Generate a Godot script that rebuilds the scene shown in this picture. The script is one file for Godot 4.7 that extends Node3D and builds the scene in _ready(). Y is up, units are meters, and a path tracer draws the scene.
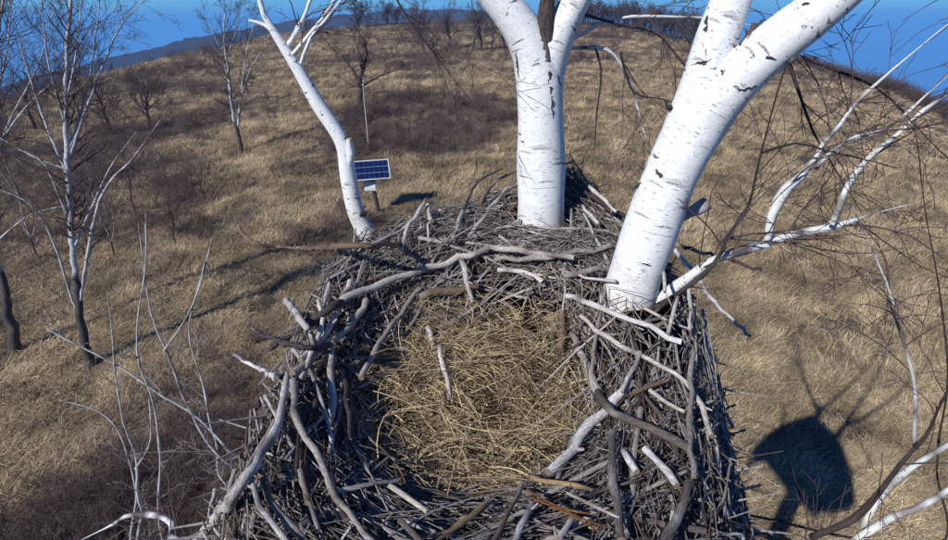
extends Node3D

# A huge stick nest in a white birch on a dry grass hillside in early spring, seen from above.

class Mb:
	var v := PackedVector3Array()
	var n := PackedVector3Array()
	var t := PackedVector2Array()
	var c := PackedColorArray()
	var i := PackedInt32Array()

	func vert(p: Vector3, nn: Vector3, uv: Vector2, col: Color) -> void:
		v.append(p); n.append(nn); t.append(uv); c.append(col)

	func tri(a: int, b: int, d: int) -> void:
		i.append(a); i.append(b); i.append(d)

	# a flat face a b d e given anticlockwise as seen from outside
	func quad(a: Vector3, b: Vector3, d: Vector3, e: Vector3, col: Color) -> void:
		var k := v.size()
		var nn := (b - a).cross(d - a).normalized()
		vert(a, nn, Vector2(0, 0), col); vert(b, nn, Vector2(1, 0), col)
		vert(d, nn, Vector2(1, 1), col); vert(e, nn, Vector2(0, 1), col)
		tri(k, k + 2, k + 1); tri(k, k + 3, k + 2)

	func box(tr: Transform3D, s: Vector3, col: Color) -> void:
		var h := s / 2
		for ax in 3:
			for sg in [-1.0, 1.0]:
				var nn := Vector3.ZERO; nn[ax] = sg
				var uu := Vector3.ZERO; uu[(ax + 1) % 3] = 1.0
				var ww := nn.cross(uu)
				var o := nn * h; uu = uu * h; ww = ww * h
				quad(tr * (o - uu - ww), tr * (o + uu - ww), tr * (o + uu + ww), tr * (o - uu + ww), col)

	# a tapering tube along pts; cols gives a colour per ring (or one for all)
	func tube(pts: PackedVector3Array, rad: PackedFloat32Array, sides: int, cols: PackedColorArray, vlen := 0.7, capcol := Color(-1, 0, 0), rough := 0.0, rng: RandomNumberGenerator = null) -> void:
		var m := pts.size()
		var base := v.size()
		var tg := (pts[1] - pts[0]).normalized()
		var nx := tg.cross(Vector3(0.3, 0.2, 1.0) if absf(tg.z) < 0.8 else Vector3(1, 0.1, 0)).normalized()
		var run := 0.0
		for k in m:
			var t2 := (pts[mini(k + 1, m - 1)] - pts[maxi(k - 1, 0)]).normalized()
			nx = (nx - t2 * nx.dot(t2)).normalized()
			var by := t2.cross(nx)
			if k > 0: run += pts[k].distance_to(pts[k - 1])
			var col := cols[mini(k, cols.size() - 1)]
			for s in sides + 1:
				var a := TAU * float(s) / sides
				var d := nx * cos(a) + by * sin(a)
				var r := rad[k]
				if rough > 0.0 and rng != null and s < sides: r *= 1.0 + rng.randf_range(-rough, rough)
				if s == sides: v.append(v[v.size() - sides])
				else: v.append(pts[k] + d * r)
				n.append(d); t.append(Vector2(float(s) / sides, run / vlen)); c.append(col)
		var w := sides + 1
		for k in m - 1:
			for s in sides:
				var a := base + k * w + s
				i.append(a); i.append(a + w); i.append(a + w + 1)
				i.append(a); i.append(a + w + 1); i.append(a + 1)
		if capcol.r >= 0.0:
			for e in 2:
				var kk := 0 if e == 0 else m - 1
				var nn := (pts[0] - pts[1]).normalized() if e == 0 else (pts[m - 1] - pts[m - 2]).normalized()
				var ce := v.size()
				vert(pts[kk] + nn * rad[kk] * 0.25, nn, Vector2(0.5, 0.5), capcol)
				for s in w:
					vert(v[base + kk * w + s], nn, Vector2(0.5, 0.5), capcol)
				for s in sides:
					if e == 0: tri(ce, ce + 1 + s, ce + 2 + s)
					else: tri(ce, ce + 2 + s, ce + 1 + s)

	# a thin strip (a blade or a straw)
	func strip(pts: PackedVector3Array, w0: float, side: Vector3, col: Color, tip := 0.15) -> void:
		var m := pts.size()
		var base := v.size()
		for k in m:
			var tt := (pts[mini(k + 1, m - 1)] - pts[maxi(k - 1, 0)]).normalized()
			var s2 := (side - tt * side.dot(tt)).normalized()
			var nn := s2.cross(tt)
			if nn.y < 0.0: nn = -nn
			var w := w0 * lerpf(1.0, tip, float(k) / (m - 1))
			vert(pts[k] - s2 * w, nn, Vector2(0, k), col); vert(pts[k] + s2 * w, nn, Vector2(1, k), col)
		var f := ((pts[1] - pts[0]).cross(side)).dot(n[base]) > 0.0
		for k in m - 1:
			var a := base + 2 * k
			if f:
				tri(a, a + 1, a + 3); tri(a, a + 3, a + 2)
			else:
				tri(a, a + 3, a + 1); tri(a, a + 2, a + 3)

	func mesh() -> ArrayMesh:
		var arr := []
		arr.resize(Mesh.ARRAY_MAX)
		arr[Mesh.ARRAY_VERTEX] = v; arr[Mesh.ARRAY_NORMAL] = n; arr[Mesh.ARRAY_TEX_UV] = t; arr[Mesh.ARRAY_COLOR] = c; arr[Mesh.ARRAY_INDEX] = i
		var am := ArrayMesh.new()
		if v.size() > 0: am.add_surface_from_arrays(Mesh.PRIMITIVE_TRIANGLES, arr)
		return am

var rng := RandomNumberGenerator.new()
var M := {}
var used := {}
var no_big := FastNoiseLite.new()
var no_mid := FastNoiseLite.new()
var no_fine := FastNoiseLite.new()
var nest: Node3D
var tree: Node3D

const SUN_DIR := Vector3(10.46, -11.05, -11.76)

# ---------------------------------------------------------------- naming
func numbered(parent: Node, called: String) -> String:
	var key := str(parent.get_instance_id()) + called
	var k: int = used.get(key, 0)
	used[key] = k + 1
	return called if k == 0 else "%s_%03d" % [called, k]

func obj(called: String, mesh: Mesh, mat: Material, parent: Node = self, stuff := false, label := "") -> MeshInstance3D:
	var o := MeshInstance3D.new()
	o.name = numbered(parent, called)
	o.mesh = mesh
	o.material_override = mat
	if stuff: o.set_meta("kind", "stuff")
	if label: o.set_meta("label", label)
	parent.add_child(o, true)
	return o

func tag(o: Node, label: String, category: String, group := "", kind := "") -> void:
	o.set_meta("label", label); o.set_meta("category", category)
	if group: o.set_meta("group", group)
	if kind: o.set_meta("kind", kind)

func thing(called: String, label: String, category: String, at := Vector3.ZERO, group := "") -> Node3D:
	var o := Node3D.new()
	o.name = numbered(self, called)
	o.position = at
	add_child(o, true)
	tag(o, label, category, group)
	return o

# ---------------------------------------------------------------- shapes
func smooth_path(p: Array, rad: Array, step: float) -> Array:
	var pts := PackedVector3Array()
	var rr := PackedFloat32Array()
	for k in p.size() - 1:
		var a: Vector3 = p[maxi(k - 1, 0)]
		var b: Vector3 = p[k]
		var d: Vector3 = p[k + 1]
		var e: Vector3 = p[mini(k + 2, p.size() - 1)]
		var m := maxi(1, int(ceil(b.distance_to(d) / step)))
		for j in m:
			var u := float(j) / m
			pts.append(b.cubic_interpolate(d, a, e, u))
			rr.append(lerpf(rad[k], rad[k + 1], u))
	pts.append(p[p.size() - 1])
	rr.append(rad[rad.size() - 1])
	return [pts, rr]

func one(col: Color) -> PackedColorArray:
	return PackedColorArray([col])

func jit(col: Color, amount: float) -> Color:
	var k := 1.0 + rng.randf_range(-amount, amount)
	return Color(col.r * k, col.g * k * (1.0 + rng.randf_range(-0.04, 0.04)), col.b * k * (1.0 + rng.randf_range(-0.08, 0.08)))

func off_axis(d: Vector3, angle: float) -> Vector3:
	var q := d.cross(Vector3(rng.randf_range(-1, 1), rng.randf_range(-1, 1), rng.randf_range(-1, 1))).normalized()
	if q.length() < 0.5: q = Vector3.RIGHT
	return d.rotated(q, angle)

# a twig that branches again lev times
func sprig(mb: Mb, p: Vector3, d: Vector3, length: float, r: float, lev: int, col: Color, pull: Vector3, kids: float, least := 0.0012) -> void:
	var pts := PackedVector3Array([p])
	var rad := PackedFloat32Array([r])
	var q := p
	var dd := d
	var segs := 5 if lev > 0 else 3
	for k in segs:
		dd = (dd + Vector3(rng.randf_range(-1, 1), rng.randf_range(-1, 1), rng.randf_range(-1, 1)) * 0.25 + pull * 0.16).normalized()
		q += dd * length / segs
		pts.append(q)
		rad.append(maxf(least, r * (1.0 - 0.62 * (k + 1.0) / segs)))
	mb.tube(pts, rad, 5 if r > 0.02 else 3, one(jit(col, 0.15)))
	if lev <= 0: return
	var m := int(kids + rng.randf())
	for k in m:
		var u := rng.randf_range(0.2, 1.0) * segs
		var f := mini(int(u), segs - 1)
		var at := pts[f].lerp(pts[f + 1], u - f)
		var dir := (pts[f + 1] - pts[f]).normalized()
		sprig(mb, at, off_axis(dir, rng.randf_range(0.35, 0.95)), length * rng.randf_range(0.35, 0.68), maxf(least, rad[f] * 0.6), lev - 1, col, pull, kids, least)

# ---------------------------------------------------------------- land
const TH := [-180.0, -60.0, -39.0, -32.0, -24.0, -16.0, -7.0, 0.0, 6.0, 11.5, 15.0, 19.5, 28.6, 34.0, 39.5, 60.0, 180.0]
const RC := [80.0, 90.0, 110.0, 130.0, 160.0, 190.0, 220.0, 230.0, 230.0, 220.0, 200.0, 170.0, 130.0, 105.0, 85.0, 80.0, 80.0]
const YC := [-3.0, -3.0, -2.2, -0.35, 1.5, 4.6, 7.1, 7.7, 8.3, 7.2, 5.2, 3.6, 1.0, 0.2, -1.0, -3.0, -3.0]
const EC := [-8.0, -8.0, -6.4, -4.6, -3.1, -1.7, -0.8, -0.6, -0.45, -0.8, -1.4, -2.2, -4.0, -5.4, -7.5, -8.0, -8.0]

func land(x: float, z: float) -> float:
	var r := sqrt(x * x + z * z)
	var th := rad_to_deg(atan2(x, -z))
	var k := 0
	while k < 15 and th > TH[k + 1]: k += 1
	var u: float = (th - TH[k]) / (TH[k + 1] - TH[k])
	u = lerpf(u, u * u * (3.0 - 2.0 * u), 0.4)
	var rc := lerpf(RC[k], RC[k + 1], u)
	var yc := lerpf(YC[k], YC[k + 1], u)
	var ec := lerpf(EC[k], EC[k + 1], u)
	var y := yc * minf(1.0, r / rc) - 3.2 * exp(-r * r / 676.0)
	if r > rc:
		var d := sqrt((r - rc) * (r - rc) + 64.0) - 8.0
		y -= (0.07 - 1.5 * tan(deg_to_rad(ec))) * d
	var rough := minf(1.0, r / 12.0)
	y += rough * (no_big.get_noise_2d(x, z) * 0.55 + no_mid.get_noise_2d(x, z) * 0.16)
	return y

# 0 straw, 1 dark bare brush
func brushy(x: float, z: float) -> float:
	var b := no_big.get_noise_2d(x * 1.7 + 300.0, z * 1.7) * 0.9 + no_mid.get_noise_2d(x * 0.8, z * 0.8 + 90.0) * 0.5 - 0.12
	var r := sqrt(x * x + z * z)
	var th := rad_to_deg(atan2(x, -z))
	b += 0.55 * smoothstep(-14.0, -30.0, th)                                # the scrub on the left
	b += 0.8 * smoothstep(-2.5, -7.0, x) * smoothstep(21.0, 12.0, r)       # dead weeds under the left birches
	b -= 0.5 * smoothstep(4.0, 12.0, th) * smoothstep(110.0, 60.0, r)       # mown-looking straw on the right
	var e := Vector2((x + 4.0) / 9.5, (z + 51.0) / 13.0).length()
	b += 1.2 * smoothstep(1.15, 0.7, e)                                     # the thicket beyond the solar panel
	b += 0.5 * smoothstep(62.0, 90.0, r) * smoothstep(-20.0, -5.0, th)
	return clampf(b, 0.0, 1.0)

const STRAW := Color(0.35, 0.29, 0.205)
const DARK := Color(0.125, 0.095, 0.09)

func tint(x: float, z: float) -> Color:
	var b := brushy(x, z)
	var c := STRAW.lerp(DARK, b * 0.85)
	var s := 1.0 + 0.35 * no_fine.get_noise_2d(x * 0.5, z * 0.5) + 0.25 * no_mid.get_noise_2d(x * 2.0, z * 2.0)
	return Color(c.r * s, c.g * s, c.b * s)

# ---------------------------------------------------------------- nest surface
func rho_of(x: float, z: float) -> float:
	var fr := smoothstep(-1.9, -0.9, z)
	var fb := smoothstep(2.15, 2.75, -z)
	return pow(pow(absf((x - 0.1 + 0.1 * fr - 0.13 * fb) / (0.78 - 0.1 * fr - 0.13 * fb)), 3.0) + pow(absf((z + 1.6) / (1.07 if z > -1.6 else 1.3)), 3.0), 1.0 / 3.0)

func cup_of(x: float, z: float) -> float:
	return Vector2((x + 0.01) / 0.39, (z + 1.53) / 0.5).length()

func nest_h(x: float, z: float) -> float:
	var rho := rho_of(x, z)
	var rim := 9.05 + 0.15 * smoothstep(0.0, 1.0, -1.5 - z)
	var h := lerpf(8.9, rim, smoothstep(0.6, 1.5, cup_of(x, z)))
	if rho > 0.87: h -= 2.9 * pow(rho - 0.87, 1.4)
	h += 0.3 * exp(-pow((x - 0.5) / 0.34, 2.0) - pow((z + 2.93) / 0.24, 2.0))   # heaped against the stems
	h += 0.14 * exp(-pow((x - 0.58) / 0.24, 2.0) - pow((z + 1.76) / 0.25, 2.0))
	return h

const TONES := {
	"grey": Color(0.42, 0.395, 0.38), "silver": Color(0.62, 0.61, 0.615), "pale": Color(0.73, 0.70, 0.67), "white": Color(0.8, 0.81, 0.83),
	"brown": Color(0.25, 0.18, 0.14), "dark": Color(0.09, 0.07, 0.08), "darkgrey": Color(0.155, 0.137, 0.13), "tan": Color(0.48, 0.36, 0.21), "rust": Color(0.30, 0.14, 0.06)}

func bark_cols(tone: String, m: int) -> PackedColorArray:
	var a := PackedColorArray()
	var base: Color = TONES[tone]
	var g := 1.0 + rng.randf_range(-0.12, 0.12)
	for k in m:
		var f := g * (1.0 + rng.randf_range(-0.22, 0.16))
		var cc := Color(base.r * f, base.g * f, base.b * f)
		if rng.randf() < 0.12: cc = cc.lerp(Color(0.09, 0.07, 0.065), 0.65)
		elif rng.randf() < 0.10: cc = cc.lerp(Color(0.6, 0.6, 0.58), 0.5)
		a.append(cc)
	return a

func stick_at(called: String, tone: String, r0: float, r1: float, p: Array, label := "") -> void:
	var sm := smooth_path(p, [], 9.0) if false else null
	var rad := []
	for k in p.size(): rad.append(lerpf(r0, r1, float(k) / (p.size() - 1)))
	sm = smooth_path(p, rad, 0.06)
	var pts: PackedVector3Array = sm[0]
	var rr: PackedFloat32Array = sm[1]
	for k in range(1, pts.size() - 1):
		pts[k] += Vector3(rng.randf_range(-1, 1), rng.randf_range(-1, 1), rng.randf_range(-1, 1)) * r0 * 0.6
		rr[k] *= 1.0 + rng.randf_range(-0.18, 0.2)
	var mb := Mb.new()
	if called == "split_wood":
		mb.tube(pts, rr, 4, bark_cols(tone, pts.size()), 0.25, Color(0.5, 0.4, 0.26), 0.25, rng)
	else:
		mb.tube(pts, rr, 9, bark_cols(tone, pts.size()), 0.25, Color(0.26, 0.215, 0.17), 0.09, rng)
		# side stubs where twigs broke off
		for k in range(2, pts.size() - 1):
			if rng.randf() < 0.22 and r0 > 0.006:
				var d := off_axis((pts[k + 1 if k + 1 < pts.size() else k] - pts[k - 1]).normalized(), rng.randf_range(0.6, 1.1))
				var q := pts[k] + d * (rr[k] + rng.randf_range(0.008, 0.03))
				mb.tube(PackedVector3Array([pts[k], q]), PackedFloat32Array([rr[k] * 0.5, rr[k] * 0.32]), 5, bark_cols(tone, 2), 0.25, Color(0.4, 0.32, 0.22))
	obj(called, mb.mesh(), M.wood, nest, false, label)

func clear_of_stems(a: Vector3, b: Vector3) -> bool:
	for s in [[Vector2(0.32, -2.5), 0.12], [Vector2(0.6, -1.85), 0.135], [Vector2(-0.52, -2.62), 0.07]]:
		var q := Geometry2D.get_closest_point_to_segment(s[0], Vector2(a.x, a.z), Vector2(b.x, b.z))
		if q.distance_to(s[0]) < s[1]: return false
	return true

# one stick laid on the heap: empty when it would run through a stem
func lay(len0: float, len1: float, low: float, high: float, rmin: float, rmax: float) -> PackedVector3Array:
	for attempt in 24:
		var phi := rng.randf() * TAU
		var rho := sqrt(rng.randf_range(0.14, 1.7))
		var z := -1.6 + (1.07 if sin(phi) > 0.0 else 1.3) * rho * signf(sin(phi)) * pow(absf(sin(phi)), 0.667)
		var fr := smoothstep(-1.9, -0.9, z)
		var x := 0.1 - 0.1 * fr + (0.78 - 0.1 * fr) * rho * signf(cos(phi)) * pow(absf(cos(phi)), 0.667)
		var rc := cup_of(x, z)
		if rc < 0.93: continue
		if z > -0.42: continue
		var along := Vector2(-0.78 * sin(phi), 1.1 * cos(phi)).angle() + (rng.randfn(0.0, 0.5) if rng.randf() < 0.62 else rng.randf_range(-1.6, 1.6))
		var d := Vector3(cos(along), 0, sin(along))
		var l := rng.randf_range(len0, len1) * (0.75 if rho < 0.75 else 1.0)
		var a := Vector3(x, 0, z) - d * l * 0.5
		var b := Vector3(x, 0, z) + d * l * 0.5
		var ca := cup_of(a.x, a.z)
		var cb := cup_of(b.x, b.z)
		if minf(ca, cb) < 0.8 or not clear_of_stems(a, b): continue
		var h1 := nest_h(x - d.x * l * 0.3, z - d.z * l * 0.3)
		var h2 := nest_h(x + d.x * l * 0.3, z + d.z * l * 0.3)
		var hm := nest_h(x, z)
		var sl := clampf((h2 - h1) / (0.6 * l), -1.1, 1.1)
		var mid := maxf((h1 + h2) * 0.5, hm - 0.03) + rng.randf_range(low, high)
		sl += rng.randf_range(-0.16, 0.16)
		a.y = mid - sl * l * 0.5
		b.y = mid + sl * l * 0.5
		if a.y - nest_h(a.x, a.z) > 0.09 + 0.25 * maxf(0.0, rho_of(a.x, a.z) - 1.0) or b.y - nest_h(b.x, b.z) > 0.09 + 0.25 * maxf(0.0, rho_of(b.x, b.z) - 1.0): continue
		var pts := PackedVector3Array()
		var bend := Vector3(rng.randf_range(-1, 1), rng.randf_range(-0.6, 0.6), rng.randf_range(-1, 1)) * l * 0.07
		var bend2 := Vector3(rng.randf_range(-1, 1), rng.randf_range(-0.6, 0.6), rng.randf_range(-1, 1)) * l * 0.03
		var m := 6
		for k in m:
			var u := float(k) / (m - 1)
			pts.append(a.lerp(b, u) + bend * (4.0 * u * (1.0 - u) - 0.5) + bend2 * sin(u * TAU + 1.0))
		return pts
	return PackedVector3Array()

func rand_tone(fine: bool) -> String:
	var q := rng.randf()
	if fine: return "brown" if q < 0.2 else "grey" if q < 0.48 else "silver" if q < 0.64 else "darkgrey" if q < 0.78 else "dark" if q < 0.86 else "pale"
	return "grey" if q < 0.26 else "silver" if q < 0.5 else "darkgrey" if q < 0.6 else "brown" if q < 0.7 else "pale" if q < 0.88 else "white"

func lay_one(mb: Mb, l0: float, l1: float, low: float, high: float, r0: float, r1: float, sides: int, fine: bool) -> bool:
	var p := lay(l0, l1, low, high, r0, r1)
	if p.size() == 0: return false
	var r := rng.randf_range(r0, r1)
	var rad := PackedFloat32Array()
	for k in p.size(): rad.append(r * lerpf(1.0, 0.5, float(k) / (p.size() - 1)) * rng.randf_range(0.9, 1.1))
	if rng.randf() < 0.5:
		p.reverse()
	for k in range(1, p.size() - 1): p[k] += Vector3(rng.randf_range(-1, 1), rng.randf_range(-1, 1), rng.randf_range(-1, 1)) * l0 * 0.022
	var tone := rand_tone(fine)
	if sides >= 5 and rng.randf() < 0.4:
		var k := rng.randi_range(1, 4)
		var d := off_axis((p[k + 1] - p[k]).normalized(), rng.randf_range(0.4, 0.9))
		d.y = absf(d.y) * 0.4
		var q := p[k] + d * rng.randf_range(0.03, 0.14)
		mb.tube(PackedVector3Array([p[k], p[k].lerp(q, 0.5) + Vector3(0, 0.004, 0), q]), PackedFloat32Array([rad[k] * 0.6, rad[k] * 0.45, rad[k] * 0.25]), 4, bark_cols(tone, 3), 0.25)
	mb.tube(p, rad, sides, bark_cols(tone, p.size()), 0.25, Color(0.33, 0.27, 0.21) if rng.randf() < 0.4 else Color(0.16, 0.13, 0.12))
	return true

# ---------------------------------------------------------------- the nest tree
func stem(called: String, parent: Node3D, p: Array, rad: Array, seed_ := 0, tone := "birch") -> void:
	var big: bool = rad[0] > 0.025
	var sm := smooth_path(p, rad, 0.045 if big else 0.06)
	var pts: PackedVector3Array = sm[0]
	var rr: PackedFloat32Array = sm[1]
	var cols := PackedColorArray()
	var ph := rng.randf() * 50.0
	for k in pts.size():
		var a := ph + k * 0.3
		rr[k] *= 1.0 + 0.035 * sin(a * 0.9) + 0.03 * sin(a * 2.3 + 1.0)
		if not big: rr[k] *= rng.randf_range(0.86, 1.14) * (1.28 if rng.randf() < 0.16 else 1.0)
		if not big: pts[k] += Vector3(sin(a * 1.3), cos(a * 1.7), sin(a * 2.1)) * minf(0.012, rr[k] * 1.3)
		match tone:
			"birch":
				var dirt := smoothstep(9.42, 9.12, pts[k].y) * (0.6 + 0.4 * sin(k * 1.9))
				cols.append(Color(1, 1, 1).lerp(Color(0.66, 0.61, 0.53), dirt * 0.6))
			"white": cols.append(jit(Color(0.8, 0.8, 0.8), 0.18) if rng.randf() < 0.72 else jit(Color(0.25, 0.22, 0.22), 0.4))
			"mix": cols.append(Color(0.85, 0.85, 0.85) if no_fine.get_noise_1d(k * 4.0 + ph * 30.0) > -0.12 else Color(0.13, 0.11, 0.12))
			"ashen": cols.append(jit(Color(0.62, 0.6, 0.6), 0.2) if rng.randf() < 0.85 else Color(0.25, 0.22, 0.22))
			"greyish": cols.append(jit(Color(0.42, 0.39, 0.39), 0.25) if rng.randf() < 0.85 else Color(0.2, 0.17, 0.17))
			_: cols.append(jit(Color(0.075, 0.062, 0.064), 0.3))
	var mb := Mb.new()
	mb.tube(pts, rr, 28 if rad[0] > 0.05 else 12 if big else 7, cols, 1.4 if big else 0.7, Color(0.5, 0.42, 0.3) if called == "stub" else Color(-1, 0, 0))
	var o := obj(called, mb.mesh(), M.birch if tone != "dark" else M.wood, parent)
	if seed_ == 0: return
	var tw := Mb.new()
	var thick: bool = rad[0] > 0.03
	var total := 0.0
	for k in range(1, pts.size()): total += pts[k].distance_to(pts[k - 1])
	var many := int(total * (2.6 if thick else 7.5)) + 2
	if called == "shoot": many = int(total * 4.0) + 1
	for k in many:
		var u := rng.randf_range(0.62 if thick else 0.25, 0.99) * (pts.size() - 1)
		var f := int(u)
		if thick and pts[f].y < 11.5: continue
		if thick and pts[f].distance_to(Vector3(0, 10.1, 0)) < 0.9: continue
		var dir := (pts[f + 1] - pts[f]).normalized()
		var l := rng.randf_range(0.5, 1.1) if thick else rng.randf_range(0.16, 0.5)
		if called == "shoot": l *= 0.6
		var way := off_axis(dir, rng.randf_range(0.4, 1.0))
		if thick: way = Vector3(way.x, absf(way.y) + 0.3, minf(way.z, 0.1)).normalized()
		sprig(tw, pts[f], way, l, minf(rr[f] * 0.5, 0.0034) if not thick else 0.01, 2, Color(0.085, 0.06, 0.062) if called != "shoot" else Color(0.3, 0.26, 0.25), Vector3(0, 0.25 if thick or called == "shoot" else -0.35, 0), 2.6)
	if tw.v.size() > 0: obj("twigs", tw.mesh(), M.twig, o, true)

func scar(parent: Node3D, p: Array, w: float) -> void:
	var pts := PackedVector3Array()
	var rad := PackedFloat32Array()
	for k in 11:
		var u := k / 10.0
		var q: Vector3 = p[0].lerp(p[1], u * 2.0) if u < 0.5 else p[1].lerp(p[2], u * 2.0 - 1.0)
		pts.append(q + Vector3(rng.randf_range(-1, 1), rng.randf_range(-1, 1), 0) * w * 0.9)
		rad.append(w * (0.2 + sin(u * PI)) * rng.randf_range(0.4, 1.15))
	var mb := Mb.new()
	mb.tube(pts, rad, 8, one(jit(Color(0.12, 0.105, 0.115), 0.35)), 0.2, Color(0.07, 0.06, 0.07), 0.2, rng)
	obj("bark_scar", mb.mesh(), M.wood, parent)

# ---------------------------------------------------------------- other trees
class Grown:
	var node: Node3D
	var crown := Mb.new()
	var bark := "birch"
	var twig := Color(0.1, 0.075, 0.075)
	var least := 0.004
	var reach := 1.6
	var pull := Vector3(0, 0.35, 0)
	var lev := 2

func grown(called: String, label: String, bark: String, least: float, reach: float) -> Grown:
	var g := Grown.new()
	g.node = thing(called, label, "tree")
	g.bark = bark; g.least = least; g.reach = reach
	return g

func bark_run(bark: String, m: int, low: int) -> PackedColorArray:
	var cols := PackedColorArray()
	for k in m:
		if bark == "dark": cols.append(jit(Color(0.075, 0.06, 0.058), 0.2))
		elif k < low: cols.append(jit(Color(0.09, 0.08, 0.085), 0.25))
		else: cols.append(jit(Color(0.58, 0.58, 0.6), 0.2) if rng.randf() < 0.86 else Color(0.25, 0.22, 0.22))
	return cols

func trunk_of(g: Grown, p: Array, rad: Array) -> void:
	g.node.position = p[0]
	wood_part(g, "trunk", p, rad, 0.28)

func limb_of(g: Grown, p: Array, r: float) -> void:
	var rad := []
	for k in p.size(): rad.append(r * lerpf(1.0, 0.14, float(k) / (p.size() - 1)))
	wood_part(g, "limb", p, rad, 0.0)

func wood_part(g: Grown, called: String, p: Array, rad: Array, dark_share: float) -> void:
	var sm := smooth_path(p, rad, 0.3)
	var pts: PackedVector3Array = sm[0]
	var rr: PackedFloat32Array = sm[1]
	for k in pts.size():
		pts[k] -= g.node.position
		if k > 0: pts[k] += Vector3(rng.randf_range(-1, 1), 0, rng.randf_range(-1, 1)) * rr[k] * 0.4
	var mb := Mb.new()
	mb.tube(pts, rr, 8, bark_run(g.bark, pts.size(), int(pts.size() * dark_share)), 0.7)
	obj(called, mb.mesh(), M.wood if g.bark == "dark" else M.birch, g.node)
	var length := 0.0
	for k in range(1, pts.size()): length += pts[k].distance_to(pts[k - 1])
	var many := int(length * 4.2)
	for k in many:
		var u := rng.randf_range(0.36 if called == "trunk" else 0.15, 1.0) * (pts.size() - 1)
		var f := mini(int(u), pts.size() - 2)
		var dir := (pts[f + 1] - pts[f]).normalized()
		sprig(g.crown, pts[f].lerp(pts[f + 1], u - f), off_axis(dir, rng.randf_range(0.45, 1.0)), g.reach * rng.randf_range(0.45, 1.1), maxf(g.least * 1.5, rr[f] * 0.35), g.lev, g.twig, g.pull, 3.2, g.least)

func finish(g: Grown) -> void:
	obj("crown", g.crown.mesh(), M.twig, g.node, true)

# a bare spreading tree of height h with its foot at the node's origin
func wild_tree(called: String, label: String, group: String, at: Vector3, h: float, wide: float, col: Color, least: float, stems := 1) -> Node3D:
	var node := thing(called, label, "tree" if h > 2.6 else "bush", at, group)
	var crown := Mb.new()
	for s in stems:
		var tr := Mb.new()
		var d := Vector3(rng.randf_range(-0.15, 0.15), 1, rng.randf_range(-0.15, 0.15)).normalized() if stems == 1 else Vector3(rng.randf_range(-0.8, 0.8), 1, rng.randf_range(-0.8, 0.8)).normalized()
		var pts := PackedVector3Array([Vector3(0, -0.2, 0)])
		var rad := PackedFloat32Array([h * 0.026])
		var q := Vector3.ZERO
		for k in 7:
			q += d * h * 0.1
			d = (d + Vector3(rng.randf_range(-0.3, 0.3), 0.15, rng.randf_range(-0.3, 0.3))).normalized()
			pts.append(q)
			rad.append(h * 0.024 * (1.0 - k / 9.0))
		tr.tube(pts, rad, 7, one(jit(col, 0.2)))
		obj("trunk" if stems == 1 else "stem", tr.mesh(), M.wood, node)
		for k in int(13.0 / sqrt(stems)):
			var f := rng.randi_range(1 if stems > 1 else 2, 6)
			var dir := off_axis((pts[f + 1] - pts[f]).normalized(), rng.randf_range(0.4, 1.15))
			sprig(crown, pts[f], dir, wide * rng.randf_range(0.35, 0.65), maxf(least * 1.6, rad[f] * 0.5), 3, jit(col, 0.2), Vector3(0, 0.3, 0), 3.4, least)
	obj("crown", crown.mesh(), M.twig, node, true)
	return node

func copy_tree(src: Node3D, label: String, group: String, at: Vector3, turn: float, size: float) -> void:
	var c: Node3D = src.duplicate()
	c.name = numbered(self, str(src.get_meta("base")))
	add_child(c, true)
	c.position = at
	c.rotation.y = turn
	c.scale = Vector3(size, size * rng.randf_range(0.9, 1.15), size)
	tag(c, label, str(src.get_meta("category")), group)

# ---------------------------------------------------------------- materials
func seamless(seed_: int, freq: float, w: int, h: int) -> Image:
	var n := FastNoiseLite.new()
	n.seed = seed_; n.frequency = freq; n.fractal_octaves = 4
	return n.get_seamless_image(w, h)

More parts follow.
